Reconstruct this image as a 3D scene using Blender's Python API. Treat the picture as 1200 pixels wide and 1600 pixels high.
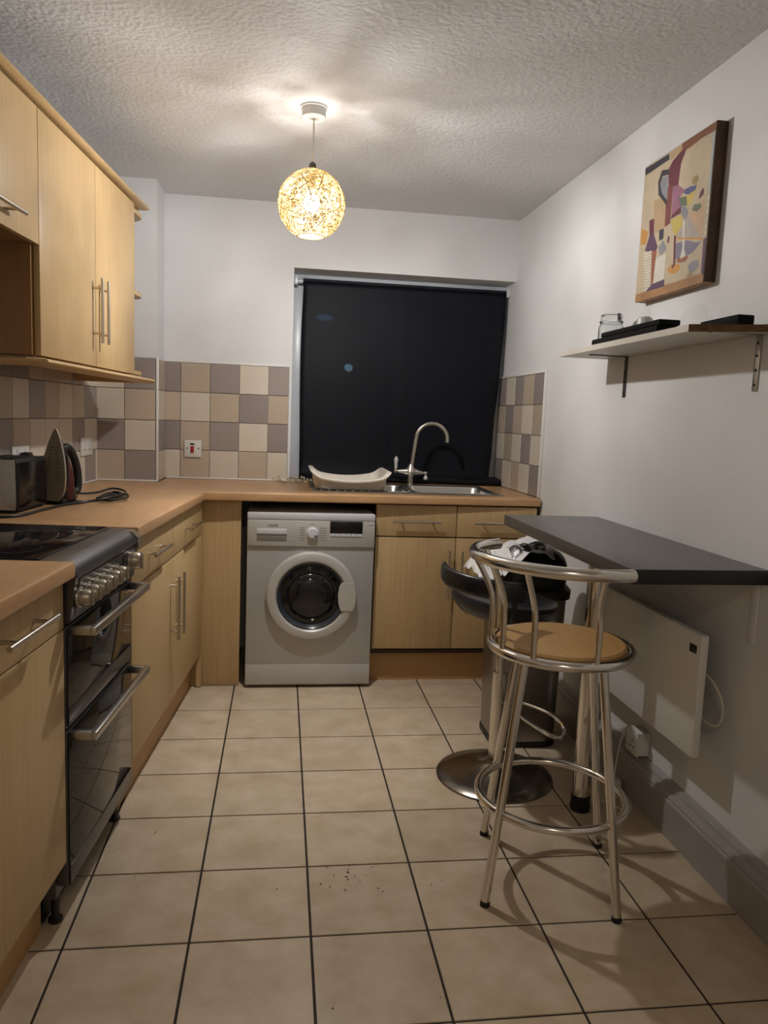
import bpy, bmesh, math, random
from mathutils import Vector, Matrix
for o in list(bpy.data.objects): bpy.data.objects.remove(o)
scene = bpy.context.scene
COL = scene.collection
PI = math.pi
# ------------------------------------------------------------------ camera, world, exposure
cam_d = bpy.data.cameras.new('camera'); cam = bpy.data.objects.new('camera', cam_d); COL.objects.link(cam)
cam_d.sensor_fit = 'HORIZONTAL'; cam_d.sensor_width = 36.0; cam_d.lens = 36.0*1184.55/1200.0
cam_d.clip_start = 0.02; cam_d.clip_end = 60
_r = Vector((0.99051915, -0.13171916, 0.03901134)); _u = Vector((-0.02226128, 0.12632074, 0.99173964)); _f = Vector((0.13555906, 0.98320554, -0.12219087))
cam.matrix_world = Matrix(((_r.x, _u.x, -_f.x, 0), (_r.y, _u.y, -_f.y, 0), (_r.z, _u.z, -_f.z, 1.3021), (0, 0, 0, 1)))
scene.camera = cam
world = bpy.data.worlds.new('night'); scene.world = world; world.use_nodes = True
world.node_tree.nodes['Background'].inputs[0].default_value = (0.05, 0.08, 0.16, 1)
world.node_tree.nodes['Background'].inputs[1].default_value = 0.03
scene.view_settings.view_transform = 'Standard'; scene.view_settings.look = 'None'
scene.view_settings.gamma = 1.0; scene.view_settings.use_curve_mapping = False
scene.view_settings.exposure = -0.2
scene.cycles.use_denoising = True; scene.cycles.adaptive_threshold = 0.05
scene.cycles.max_bounces = 6; scene.cycles.diffuse_bounces = 4; scene.cycles.glossy_bounces = 3
scene.cycles.transmission_bounces = 6; scene.cycles.transparent_max_bounces = 8
scene.cycles.sample_clamp_indirect = 4.0; scene.cycles.sample_clamp_direct = 6.0; scene.cycles.caustics_reflective = False; scene.cycles.caustics_refractive = False
BULB = 95.0       # watts of the pendant's bulb
UPLIGHT = 0.16     # share of its light that leaves towards the cap
FILL = 11.0       # watts of the added fill lamp, out of view behind the photographer

# ------------------------------------------------------------------ materials
def nt(m): return m.node_tree.nodes, m.node_tree.links
def mat(name, col, rough=0.5, metal=0.0, spec=0.5, noise=0, nscale=30, bump=0, bscale=200, coat=0, trans=0, ior=1.45, emit=None, estr=0, vscale=(1, 1, 1), dark=None, world_co=False, rnd=0, alpha=1, bdist=0.002):
    m = bpy.data.materials.new(name); m.use_nodes = True
    N, L = nt(m); b = N['Principled BSDF']
    c = (col[0], col[1], col[2], 1)
    b.inputs['Base Color'].default_value = c; b.inputs['Roughness'].default_value = rough; b.inputs['Metallic'].default_value = metal
    b.inputs['Specular IOR Level'].default_value = spec; b.inputs['IOR'].default_value = ior
    b.inputs['Coat Weight'].default_value = coat; b.inputs['Transmission Weight'].default_value = trans; b.inputs['Alpha'].default_value = alpha
    if emit: b.inputs['Emission Color'].default_value = (*emit, 1); b.inputs['Emission Strength'].default_value = estr
    def coords(sc):
        mp = N.new('ShaderNodeMapping'); mp.inputs['Scale'].default_value = sc
        if world_co:
            g = N.new('ShaderNodeNewGeometry'); L.new(g.outputs['Position'], mp.inputs['Vector'])
        else:
            t = N.new('ShaderNodeTexCoord'); L.new(t.outputs['Object'], mp.inputs['Vector'])
        return mp.outputs['Vector']
    outc = None
    if noise:
        d = dark or tuple(x*(1-noise) for x in col)
        tx = N.new('ShaderNodeTexNoise'); tx.inputs['Scale'].default_value = nscale; tx.inputs['Detail'].default_value = 3; tx.inputs['Roughness'].default_value = 0.62
        L.new(coords(vscale), tx.inputs['Vector'])
        r = N.new('ShaderNodeValToRGB'); r.color_ramp.elements[0].position = 0.3; r.color_ramp.elements[1].position = 0.7
        r.color_ramp.elements[0].color = (*d, 1); r.color_ramp.elements[1].color = c
        L.new(tx.outputs['Fac'], r.inputs['Fac']); outc = r.outputs['Color']
    if rnd:
        oi = N.new('ShaderNodeObjectInfo'); mm = N.new('ShaderNodeMapRange'); mm.inputs[3].default_value = 1-rnd; mm.inputs[4].default_value = 1+rnd
        L.new(oi.outputs['Random'], mm.inputs[0])
        hs = N.new('ShaderNodeHueSaturation'); hs.inputs['Color'].default_value = c
        if outc: L.new(outc, hs.inputs['Color'])
        L.new(mm.outputs[0], hs.inputs['Value']); outc = hs.outputs['Color']
    if outc: L.new(outc, b.inputs['Base Color'])
    if bump:
        tx = N.new('ShaderNodeTexNoise'); tx.inputs['Scale'].default_value = bscale; tx.inputs['Detail'].default_value = 1
        L.new(coords((1, 1, 1)), tx.inputs['Vector'])
        bp = N.new('ShaderNodeBump'); bp.inputs['Strength'].default_value = bump; bp.inputs['Distance'].default_value = bdist
        L.new(tx.outputs['Fac'], bp.inputs['Height']); L.new(bp.outputs['Normal'], b.inputs['Normal'])
    return m

M = {}
M['wall'] = mat('white wall paint', (0.71, 0.71, 0.715), 0.6, noise=0.04, nscale=3, bump=0.25, bscale=60)
M['beech'] = mat('light beech laminate', (0.55, 0.385, 0.20), 0.42, noise=1, dark=(0.475, 0.325, 0.158), nscale=2.2, vscale=(45, 45, 1.6), spec=0.4)
M['beech_h'] = mat('light beech moulding', (0.58, 0.40, 0.20), 0.4, noise=1, dark=(0.50, 0.335, 0.155), nscale=2.2, vscale=(40, 2, 40), spec=0.4)
M['beech_in'] = mat('beech plinth', (0.52, 0.31, 0.135), 0.45, noise=1, dark=(0.44, 0.26, 0.11), nscale=2.2, vscale=(3, 3, 45), spec=0.4)
M['worktop'] = mat('beech worktop laminate', (0.58, 0.355, 0.185), 0.33, noise=1, dark=(0.49, 0.285, 0.14), nscale=3, vscale=(14, 3, 14), spec=0.5)
M['worktop_b'] = mat('beech worktop laminate across', (0.58, 0.355, 0.185), 0.33, noise=1, dark=(0.49, 0.285, 0.14), nscale=3, vscale=(3, 14, 14), spec=0.5)
M['dark_wood'] = mat('brown side panel', (0.30, 0.155, 0.055), 0.45, noise=0.2, nscale=3, vscale=(20, 20, 1))
M['carcass'] = mat('gap shade carcass board', (0.06, 0.032, 0.014), 0.6, noise=0.15, nscale=3, vscale=(20, 20, 1))  # pale board painted dark: shade of the door gaps put into its colour
M['chrome'] = mat('worn chrome', (0.72, 0.69, 0.64), 0.16, 1.0)
M['steel'] = mat('brushed steel', (0.55, 0.53, 0.50), 0.30, 1.0, noise=0.12, nscale=4, vscale=(60, 60, 2))
M['bin_steel'] = mat('dull bin steel', (0.34, 0.32, 0.30), 0.30, 1.0, noise=0.1, nscale=4, vscale=(60, 60, 2))
M['handle'] = mat('handle steel', (0.58, 0.53, 0.46), 0.28, 1.0)
M['nickel'] = mat('brushed nickel', (0.52, 0.50, 0.45), 0.30, 1.0)
M['black'] = mat('black plastic', (0.012, 0.012, 0.012), 0.45)
M['gloss_black'] = mat('gloss black', (0.008, 0.008, 0.009), 0.18)
M['soft_black'] = mat('black vinyl', (0.012, 0.012, 0.014), 0.32, bump=0.1, bscale=300)
M['matte_black'] = mat('matte black', (0.006, 0.006, 0.006), 0.8, spec=0.15)
M['rubber'] = mat('rubber', (0.01, 0.01, 0.01), 0.7)
M['white_plastic'] = mat('white plastic', (0.70, 0.69, 0.66), 0.38)
M['cream_plastic'] = mat('cream plastic', (0.74, 0.70, 0.62), 0.42)
M['upvc'] = mat('window plastic', (0.60, 0.63, 0.67), 0.3)
M['silver'] = mat('silver paint', (0.45, 0.445, 0.435), 0.36, 0.3, noise=0.06, nscale=5)
M['silver_l'] = mat('light silver plastic', (0.50, 0.485, 0.46), 0.38, 0.2)
M['silver_w'] = mat('pale silver lid', (0.62, 0.63, 0.66), 0.35, 0.1)
M['glass'] = mat('clear glass', (0.95, 0.97, 0.97), 0.02, trans=1.0, ior=1.45)
M['dark_glass'] = mat('dark appliance glass', (0.010, 0.010, 0.011), 0.05, spec=0.6)
M['oven_glass'] = mat('smoked oven glass', (0.014, 0.0145, 0.015), 0.05, spec=0.30)
M['cooker'] = mat('anthracite enamel', (0.085, 0.085, 0.088), 0.32, 0.4)
M['cooker_l'] = mat('grey cooker metal', (0.13, 0.13, 0.133), 0.30, 0.8)
M['cooker_cap'] = mat('taupe plastic end cap', (0.16, 0.13, 0.09), 0.4)
M['knob'] = mat('champagne knob', (0.40, 0.35, 0.28), 0.32, 0.7)
M['grout'] = mat('dark floor grout', (0.022, 0.016, 0.012), 0.8)
M['wgrout'] = mat('wall grout', (0.42, 0.38, 0.34), 0.8)
M['floor_tile'] = mat('beige floor tile', (0.56, 0.46, 0.345), 0.36, noise=1, dark=(0.43, 0.335, 0.225), nscale=9, world_co=True, rnd=0.05, bump=0.08, bscale=25, spec=0.45)
M['t_grey'] = mat('mauve grey glazed tile', (0.305, 0.262, 0.245), 0.22, rnd=0.06, bump=0.08, bscale=25, spec=0.45)
M['t_beige'] = mat('beige glazed tile', (0.49, 0.405, 0.315), 0.22, rnd=0.06, bump=0.08, bscale=25, spec=0.45)
M['t_cream'] = mat('cream glazed tile', (0.63, 0.57, 0.475), 0.22, rnd=0.05, bump=0.08, bscale=25, spec=0.45)
M['trim_white'] = mat('white tile trim', (0.74, 0.73, 0.70), 0.35)
M['skirt'] = mat('grey gloss skirting', (0.335, 0.315, 0.30), 0.32, noise=0.1, nscale=6)
M['table'] = mat('grey speckled laminate', (0.165, 0.16, 0.16), 0.34, noise=1, dark=(0.085, 0.083, 0.085), nscale=260, spec=0.6)
M['table_edge'] = mat('grey laminate edge', (0.11, 0.095, 0.085), 0.4, noise=1, dark=(0.05, 0.042, 0.038), nscale=300)
M['seat_wood'] = mat('beech seat', (0.50, 0.30, 0.115), 0.4, noise=1, dark=(0.43, 0.25, 0.09), nscale=3, vscale=(25, 3, 25))
M['shelf_raw'] = mat('raw chipboard edge', (0.16, 0.08, 0.035), 0.8, noise=0.5, nscale=60)
M['red'] = mat('red plastic', (0.35, 0.02, 0.02), 0.35)
M['darkred'] = mat('dark red plastic', (0.06, 0.007, 0.007), 0.3)
M['iron_sole'] = mat('iron soleplate', (0.34, 0.30, 0.235), 0.38, 0.25)
M['cable_white'] = mat('white cable', (0.62, 0.57, 0.48), 0.45)
M['bag'] = mat('white polythene', (0.72, 0.71, 0.70), 0.35, bump=0.3, bscale=40)
M['bag_print'] = mat('black bag print', (0.06, 0.06, 0.065), 0.4)
M['clear_film'] = mat('clear film', (0.9, 0.9, 0.9), 0.12, alpha=0.05, spec=0.8)
M['crumb'] = mat('dark crumbs', (0.05, 0.03, 0.015), 0.8)
M['lamp_string'] = None

# string shade: lets part of the lamp's light through
def translucent(name, col, mixf):
    m = bpy.data.materials.new(name); m.use_nodes = True; N, L = nt(m)
    N.remove(N['Principled BSDF'])
    d = N.new('ShaderNodeBsdfDiffuse'); t = N.new('ShaderNodeBsdfTranslucent'); x = N.new('ShaderNodeMixShader')
    d.inputs[0].default_value = (*col, 1); t.inputs[0].default_value = (*col, 1); x.inputs[0].default_value = mixf
    L.new(d.outputs[0], x.inputs[1]); L.new(t.outputs[0], x.inputs[2]); L.new(x.outputs[0], N['Material Output'].inputs[0])
    return m
M['lamp_string'] = translucent('natural string', (0.74, 0.56, 0.30), 0.012)
def emitter(name, col, s):
    m = bpy.data.materials.new(name); m.use_nodes = True; N, L = nt(m); N.remove(N['Principled BSDF'])
    e = N.new('ShaderNodeEmission'); e.inputs[0].default_value = (*col, 1); e.inputs[1].default_value = s
    L.new(e.outputs[0], N['Material Output'].inputs[0]); return m
def bulb_mat():       # clear glowing envelope round the lamp's filament
    m = bpy.data.materials.new('lit bulb'); m.use_nodes = True; N, L = nt(m); N.remove(N['Principled BSDF'])
    e = N.new('ShaderNodeEmission'); e.inputs[0].default_value = (1.0, 0.93, 0.82, 1); e.inputs[1].default_value = 12.0
    t = N.new('ShaderNodeBsdfTransparent'); a = N.new('ShaderNodeAddShader')
    L.new(e.outputs[0], a.inputs[0]); L.new(t.outputs[0], a.inputs[1]); L.new(a.outputs[0], N['Material Output'].inputs[0])
    return m
M['bulb'] = bulb_mat()
M['fill_diffuser'] = emitter('lit fill diffuser', (1.0, 0.82, 0.62), 3.0)  # glow of the added fill lamp
M['street'] = emitter('street light', (0.35, 0.7, 1.0), 4.0)
M['street_b'] = emitter('dim street light', (0.25, 0.5, 1.0), 1.2)
# artex ceiling
def artex():
    m = mat('artex ceiling', (0.66, 0.655, 0.655), 0.7); N, L = nt(m); b = N['Principled BSDF']
    t = N.new('ShaderNodeTexCoord'); n1 = N.new('ShaderNodeTexNoise'); n1.inputs['Scale'].default_value = 42; n1.inputs['Detail'].default_value = 2
    v = N.new('ShaderNodeTexVoronoi'); v.inputs['Scale'].default_value = 75; v.feature = 'SMOOTH_F1'
    L.new(t.outputs['Object'], n1.inputs['Vector']); L.new(t.outputs['Object'], v.inputs['Vector'])
    a = N.new('ShaderNodeMath'); a.operation = 'ADD'; L.new(n1.outputs['Fac'], a.inputs[0]); L.new(v.outputs['Distance'], a.inputs[1])
    bp = N.new('ShaderNodeBump'); bp.inputs['Strength'].default_value = 0.38; bp.inputs['Distance'].default_value = 0.007
    L.new(a.outputs[0], bp.inputs['Height']); L.new(bp.outputs['Normal'], b.inputs['Normal'])
    return m
M['artex'] = artex()
# black blind cloth, a little light passes
def blind_mat():
    m = mat('black blind cloth', (0.006, 0.007, 0.012), 0.55, spec=0.25); N, L = nt(m); b = N['Principled BSDF']
    tr = N.new('ShaderNodeBsdfTransparent'); x = N.new('ShaderNodeMixShader'); x.inputs[0].default_value = 0.2
    L.new(b.outputs[0], x.inputs[1]); L.new(tr.outputs[0], x.inputs[2]); L.new(x.outputs[0], N['Material Output'].inputs[0])
    return m
M['blind'] = blind_mat()

# ------------------------------------------------------------------ frames and builders
ANG = math.radians(4.9); CA, SA = math.cos(ANG), math.sin(ANG); P0 = Vector((-0.34, 3.494, 0))
def LW(x, y, z=0.0):      # left-run frame -> world (x out into the room, y along the wall)
    return Vector((P0.x + x*CA + y*SA, P0.y - x*SA + y*CA, z))

BNG = math.atan(0.0155); CB, SB = math.cos(BNG), math.sin(BNG)
def RW(x, y, z=0.0):      # right-wall frame -> world; the wall face is x = 1.27 and opens out slightly towards the camera
    return Vector((1.27 + (x-1.27)*CB - (y-4.2)*SB, 4.2 + (x-1.27)*SB + (y-4.2)*CB, z))
class G:                  # one bmesh under construction
    def __init__(s): s.bm = bmesh.new()
    def box(s, x0, x1, y0, y1, z0, z1, bev=0, seg=2):
        r = bmesh.ops.create_cube(s.bm, size=1)
        vs = r['verts']
        for v in vs: v.co = Vector(((x0+x1)/2+v.co.x*(x1-x0), (y0+y1)/2+v.co.y*(y1-y0), (z0+z1)/2+v.co.z*(z1-z0)))
        if bev:
            es = list({e for v in vs for e in v.link_edges})
            bmesh.ops.bevel(s.bm, geom=es, offset=bev, segments=seg, affect='EDGES', profile=0.5, clamp_overlap=True)
        return s
    def prism(s, pts, z0, z1, bev=0, seg=3):
        n = len(pts)
        lo = [s.bm.verts.new((p[0], p[1], z0)) for p in pts]; hi = [s.bm.verts.new((p[0], p[1], z1)) for p in pts]
        fs = [s.bm.faces.new(hi), s.bm.faces.new(lo[::-1])]
        for i in range(n): fs.append(s.bm.faces.new((lo[i], lo[(i+1) % n], hi[(i+1) % n], hi[i])))
        bmesh.ops.recalc_face_normals(s.bm, faces=fs)
        if bev:
            es = list({e for f in fs[:2] for e in f.edges})
            bmesh.ops.bevel(s.bm, geom=es, offset=bev, segments=seg, affect='EDGES', profile=0.5, clamp_overlap=True)
        return s
    def prism_ax(s, pts, a0, a1, ax):      # polygon in the plane normal to axis ax ('x': pts are (y,z); 'y': pts are (x,z))
        n = len(pts)
        f = (lambda p, a: (a, p[0], p[1])) if ax == 'x' else (lambda p, a: (p[0], a, p[1]))
        lo = [s.bm.verts.new(f(p, a0)) for p in pts]; hi = [s.bm.verts.new(f(p, a1)) for p in pts]
        fs = [s.bm.faces.new(hi), s.bm.faces.new(lo[::-1])]
        for i in range(n): fs.append(s.bm.faces.new((lo[i], lo[(i+1) % n], hi[(i+1) % n], hi[i])))
        bmesh.ops.recalc_face_normals(s.bm, faces=fs); return s
    def loft(s, loops, cap=True, closed=False):
        R = [[s.bm.verts.new(p) for p in lp] for lp in loops]; fs = []
        k = len(R); n = len(R[0])
        for i in range(k if closed else k-1):
            A, B = R[i], R[(i+1) % k]
            for j in range(n): fs.append(s.bm.faces.new((A[j], A[(j+1) % n], B[(j+1) % n], B[j])))
        if cap and not closed: fs.append(s.bm.faces.new(R[0][::-1])); fs.append(s.bm.faces.new(R[-1]))
        bmesh.ops.recalc_face_normals(s.bm, faces=fs); return s
    def tube(s, pts, r, n=10, closed=False, cap=True):
        pts = [Vector(p) for p in pts]; k = len(pts); loops = []
        rr = r if isinstance(r, (list, tuple)) else [r]*k
        tang = []
        for i in range(k):
            a = pts[(i-1) % k] if (closed or i > 0) else pts[0]; b = pts[(i+1) % k] if (closed or i < k-1) else pts[-1]
            t = (b-a); tang.append(t.normalized() if t.length > 1e-9 else Vector((0, 0, 1)))
        up = Vector((0, 0, 1)) if abs(tang[0].z) < 0.95 else Vector((1, 0, 0))
        u = tang[0].cross(up).normalized()
        for i in range(k):
            u = (u - tang[i]*u.dot(tang[i])); u = u.normalized() if u.length > 1e-6 else tang[i].orthogonal().normalized()
            w = tang[i].cross(u)
            loops.append([pts[i] + (u*math.cos(2*PI*j/n) + w*math.sin(2*PI*j/n))*rr[i] for j in range(n)])
        return s.loft(loops, cap=cap, closed=closed)
    def cyl(s, p0, p1, r, n=16, r1=None): return s.tube([p0, p1], [r, r if r1 is None else r1], n)
    def lathe(s, prof, c=(0, 0, 0), n=32, ax='z', ring=False):        # prof: (radius, height)
        c = Vector(c); loops = []
        for r, h in prof:
            lp = []
            for j in range(n):
                a = 2*PI*j/n; x, y = r*math.cos(a), r*math.sin(a)
                lp.append(c + (Vector((x, y, h)) if ax == 'z' else Vector((x, h, y)) if ax == 'y' else Vector((h, x, y))))
            loops.append(lp)
        return s.loft(loops, cap=(prof[0][0] > 1e-6 and prof[-1][0] > 1e-6), closed=ring)
    def ball(s, c, r, n=12, sc=(1, 1, 1)):
        o = bmesh.ops.create_uvsphere(s.bm, u_segments=n, v_segments=max(6, n//2+2), radius=r)
        for v in o['verts']: v.co = Vector((v.co.x*sc[0], v.co.y*sc[1], v.co.z*sc[2])) + Vector(c)
        return s
    def poly(s, pts):
        s.bm.faces.new([s.bm.verts.new(p) for p in pts]); return s

def spline(pts, n=8, closed=False):
    pts = [Vector(p) for p in pts]; out = []; k = len(pts)
    for i in range(k if closed else k-1):
        if closed: p = [pts[(i+j-1) % k] for j in range(4)]
        else: p = [pts[max(0, i-1)], pts[i], pts[i+1], pts[min(k-1, i+2)]]
        for j in range(n):
            t = j/n
            out.append(0.5*((2*p[1]) + (p[2]-p[0])*t + (2*p[0]-5*p[1]+4*p[2]-p[3])*t*t + (3*p[1]-p[0]-3*p[2]+p[3])*t**3))
    if not closed: out.append(pts[-1])
    return out
def rrect(x0, x1, y0, y1, r, z, n=5):
    o = []
    for cx, cy, a0 in ((x1-r, y1-r, 0), (x0+r, y1-r, PI/2), (x0+r, y0+r, PI), (x1-r, y0+r, 1.5*PI)):
        for j in range(n+1): a = a0 + j*PI/2/n; o.append(Vector((cx+r*math.cos(a), cy+r*math.sin(a), z)))
    return o
def arc(c, r, a0, a1, z, n=24): return [Vector((c[0]+r*math.cos(a0+(a1-a0)*i/n), c[1]+r*math.sin(a0+(a1-a0)*i/n), z)) for i in range(n+1)]

def finish(name, g, m, smooth=True, ang=35, flip=False):
    me = bpy.data.meshes.new(name)
    g.bm.normal_update(); g.bm.to_mesh(me); g.bm.free()
    for x in (m if isinstance(m, (list, tuple)) else [m]): me.materials.append(M[x] if isinstance(x, str) else x)
    if smooth and len(me.polygons):
        me.polygons.foreach_set('use_smooth', [True]*len(me.polygons)); me.set_sharp_from_angle(angle=math.radians(ang))
    return me
class Thing:
    def __init__(s, name, label, cat, base, frame='W', rotz=0, group=None, kind=None):
        s.frame = frame; s.base = Vector(base)
        e = bpy.data.objects.new(name, None); COL.objects.link(e); e.empty_display_size = 0.05; s.o = e
        if frame == 'L': e.location = LW(*s.base); e.rotation_euler = (0, 0, -ANG)
        elif frame == 'R': e.location = RW(*s.base); e.rotation_euler = (0, 0, BNG)
        elif frame == 'O': e.location = s.base; e.rotation_euler = (0, 0, rotz); s.base = Vector((0, 0, 0))
        else: e.location = s.base
        if label: e['label'] = label
        if cat: e['category'] = cat
        if group: e['group'] = group
        if kind: e['kind'] = kind
    def part(s, name, g, m, parent=None, label=None, smooth=True, ang=35, kind=None):
        if not parent:
            off = s.base
        else: off = s.base
        for v in g.bm.verts: v.co -= off
        o = bpy.data.objects.new(name, finish(name, g, m, smooth, ang)); COL.objects.link(o)
        o.parent = parent or s.o
        if label: o['label'] = label
        if kind: o['kind'] = kind
        return o
def solo(name, label, cat, g, m, base=(0, 0, 0), kind=None, group=None, smooth=True, ang=35, frame='W'):
    base = Vector(base)
    for v in g.bm.verts: v.co -= base
    o = bpy.data.objects.new(name, finish(name, g, m, smooth, ang)); COL.objects.link(o)
    if frame == 'L': o.location = LW(*base); o.rotation_euler = (0, 0, -ANG)
    elif frame == 'R': o.location = RW(*base); o.rotation_euler = (0, 0, BNG)
    else: o.location = base
    if label: o['label'] = label
    if cat: o['category'] = cat
    if kind: o['kind'] = kind
    if group: o['group'] = group
    return o
def child(name, parent, me, loc=None, rotz=0):
    o = bpy.data.objects.new(name, me); COL.objects.link(o); o.parent = parent
    if loc is not None: o.location = loc
    o.rotation_euler = (0, 0, rotz); return o

# ------------------------------------------------------------------ the room
XR, YB, ZC, YN = 1.27, 4.2, 2.41, -1.3
WX0, WZ0, WZ1, YF = 0.046, 0.94, 2.082, 4.40        # window recess
floor = solo('floor', 'floor of square beige stone-effect tiles with dark grout', 'floor', G().box(-1.75, 1.45, YN-.1, 4.6, -0.08, -0.003), 'grout', kind='structure')
solo('ceiling', 'white artex ceiling with a stippled plaster texture', 'ceiling', G().box(-1.75, 1.45, YN-.1, 4.6, ZC, ZC+0.08), 'artex', base=(0, 0, ZC), kind='structure')
wall_right = solo('wall_right', 'white painted wall carrying the shelf and painting', 'wall', G().box(XR, XR+0.12, YN-.1, 4.6, -0.003, ZC), 'wall', base=(XR, 0, 0), kind='structure', frame='R')
g = G().box(-1.45, WX0, YB, YB+.35, -0.003, ZC).box(WX0, XR, YB, YB+.35, WZ1, ZC).box(WX0, XR, YB, YB+.35, -0.003, 0.895)
wall_back = solo('wall_back', 'white painted end wall around the window', 'wall', g, 'wall', base=(0, YB, 0), kind='structure')
wall_pillar = solo('wall_pillar', 'white boxed-in corner column beside the wall cupboards', 'wall', G().box(-1.40, -0.628, 3.96, YB, -0.003, ZC), 'wall', base=(-0.628, 3.96, 0), kind='structure')
wall_left = solo('wall_left', 'white wall behind the cupboards on the left', 'wall', G().box(-0.74, -0.62, -5.4, 0.75, -0.003, ZC), 'wall', base=(-.62, 0, 0), kind='structure', frame='L')
solo('wall_front', 'white wall behind the photographer', 'wall', G().box(-1.75, 1.45, YN-.1, YN, -0.003, ZC), 'wall', base=(0, YN, 0), kind='structure')
# floor tiles
TS = 0.3; OX, OY = -0.49967, 1.46942; gap = 0.0031; cache = {}
def tile_mesh(key, w, d, h, bev, name):
    k = (key, round(w, 4), round(d, 4), round(h, 4))
    if k not in cache: cache[k] = finish(name, G().box(-w/2, w/2, -d/2, d/2, -h/2, h/2, bev, 1), key, False)
    return cache[k]
for i in range(-3, 6):
    for j in range(-9, 10):
        x0, x1 = max(OX+i*TS, -1.4), min(OX+(i+1)*TS, XR+.06); y0, y1 = max(OY+j*TS, YN), min(OY+(j+1)*TS, YB)
        if x1-x0 < 0.02 or y1-y0 < 0.02: continue
        if y0 < 0.6 and (x0 < -0.9): continue
        w, d = x1-x0-2*gap, y1-y0-2*gap
        child('floor_tile', floor, tile_mesh('floor_tile', w, d, 0.008, 0.001, 'floor_tile'), ((x0+x1)/2, (y0+y1)/2, -0.004))
# wall tiles: rows listed from the top, z from the worktop up
ZT = [0.941, 1.095, 1.248, 1.402, 1.556]
KEY = {'G': 't_grey', 'B': 't_beige', 'C': 't_cream'}
def tiles(parent, bounds, rows, place):      # place(centre_u, z) -> (loc, rotz); tile lies in local xz
    for r, row in enumerate(rows):
        z0, z1 = ZT[3-r], ZT[4-r]
        for c, ch in enumerate(row):
            u0, u1 = bounds[c], bounds[c+1]
            lo, rz = place((u0+u1)/2, (z0+z1)/2)
            child('wall_tile', parent, tile_mesh(KEY[ch], abs(u1-u0)-0.003, 0.009, z1-z0-0.003, 0.0015, 'wall_tile'), lo, rz)
tiles(wall_back, [-0.622, -0.540, -0.386, -0.232, -0.078, 0.031], ['GBGCG', 'BCBGB', 'GBGCG', 'CBCBC'], lambda u, z: ((u, -0.0065, z), 0))
tiles(wall_pillar, [-0.93, -0.781, -0.6325], ['CG', 'CB', 'GC', 'BG'], lambda u, z: ((u+0.628, -0.0065, z), 0))
tiles(wall_pillar, [3.9645, 4.187], ['B', 'C', 'G', 'B'], lambda u, z: ((0.0065, u-3.96, z), PI/2))
tiles(wall_right, [4.383, 4.231, 4.078, 3.930, 3.778, 3.630], ['GCGBG', 'BGBCB', 'CBCGC', 'GCBCG'], lambda u, z: ((-0.0065, u, z), PI/2))
lb = [0.440, 0.385, 0.228, 0.067, -0.09, -0.242, -0.395, -0.548, -0.70, -0.853, -1.006, -1.16, -1.313, -1.467, -1.62]
tiles(wall_left, lb, ['CCGBBBGGBCGBCB', 'GGBCBGCBGBCGBC', 'CCGCCCBGCBGCBG', 'CGCBGCBGCBGCBG'], lambda u, z: ((0.0065, u, z), PI/2))
# grout beds
for nm, gg, pr in (('grout_bed', G().box(-0.624, 0.033, -0.004, 0, ZT[0], ZT[4]+.002), wall_back), ('grout_bed', G().box(-0.31, -0.002, -0.004, 0, ZT[0], ZT[4]+.002), wall_pillar),
                   ('grout_bed', G().box(0, 0.004, 0.002, 0.23, ZT[0], ZT[4]+.002), wall_pillar), ('grout_bed', G().box(-0.004, 0, 3.627, 4.39, ZT[0], ZT[4]+.002), wall_right),
                   ('grout_bed', G().box(0, 0.004, -1.63, 0.44, ZT[0], ZT[4]+.002), wall_left)):
    child(nm, pr, finish(nm, gg, 'wgrout'))
# white trims
solo('trim_1', 'white plastic tile trim up the edge of the boxed-in column', 'trim', G().box(-0.628, -0.6165, 3.9485, 3.960, 0.941, 1.558, 0.002), 'trim_white', base=(-.628, 3.96, .941), kind='structure')
solo('trim_2', 'white trim around the tiles under the right wall', 'trim', G().box(1.256, 1.2699, 3.613, 3.628, 0.941, 1.572, 0.002).box(1.258, 1.2699, 3.628, 4.38, 1.557, 1.572, 0.002), 'trim_white', base=(1.27, 3.59, .941), kind='structure', frame='R')
solo('trim_3', 'thin white bead along the top of the end wall tiles', 'trim', G().box(-0.628, 0.034, 4.191, 4.1999, 1.557, 1.566, 0.001), 'trim_white', base=(-.3, 4.195, 1.557), kind='structure')
g = G().box(-0.613, 0.044, 4.178, 4.1885, 0.9402, 0.949, 0.003).box(-0.925, -0.622, 3.938, 3.9485, 0.9402, 0.949, 0.003)
solo('trim_4', 'white sealant bead between worktop and end wall tiles', 'trim', g, 'trim_white', base=(-.3, 4.18, .94), kind='structure')
solo('trim_5', 'white sealant bead between worktop and left wall tiles', 'trim', G().box(-0.6085, -0.600, -1.07, 0.43, 0.9402, 0.948, 0.003), 'trim_white', base=(-.605, -.3, .94), kind='structure', frame='L')
# skirting along the right wall
prof = [(0, 0), (-0.050, 0), (-0.050, 0.118), (-0.043, 0.122), (-0.043, 0.128), (-0.036, 0.138), (-0.024, 0.141), (-0.022, 0.149), (-0.010, 0.156), (0, 0.158)]
solo('baseboard_right', 'grey gloss moulded skirting board under the breakfast table', 'baseboard', G().prism_ax([(XR+a-0.0005, b) for a, b in prof], YN+0.01, 3.62, 'y'), 'skirt', base=(XR, 1.2, 0), kind='structure', ang=25, frame='R')

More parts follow.
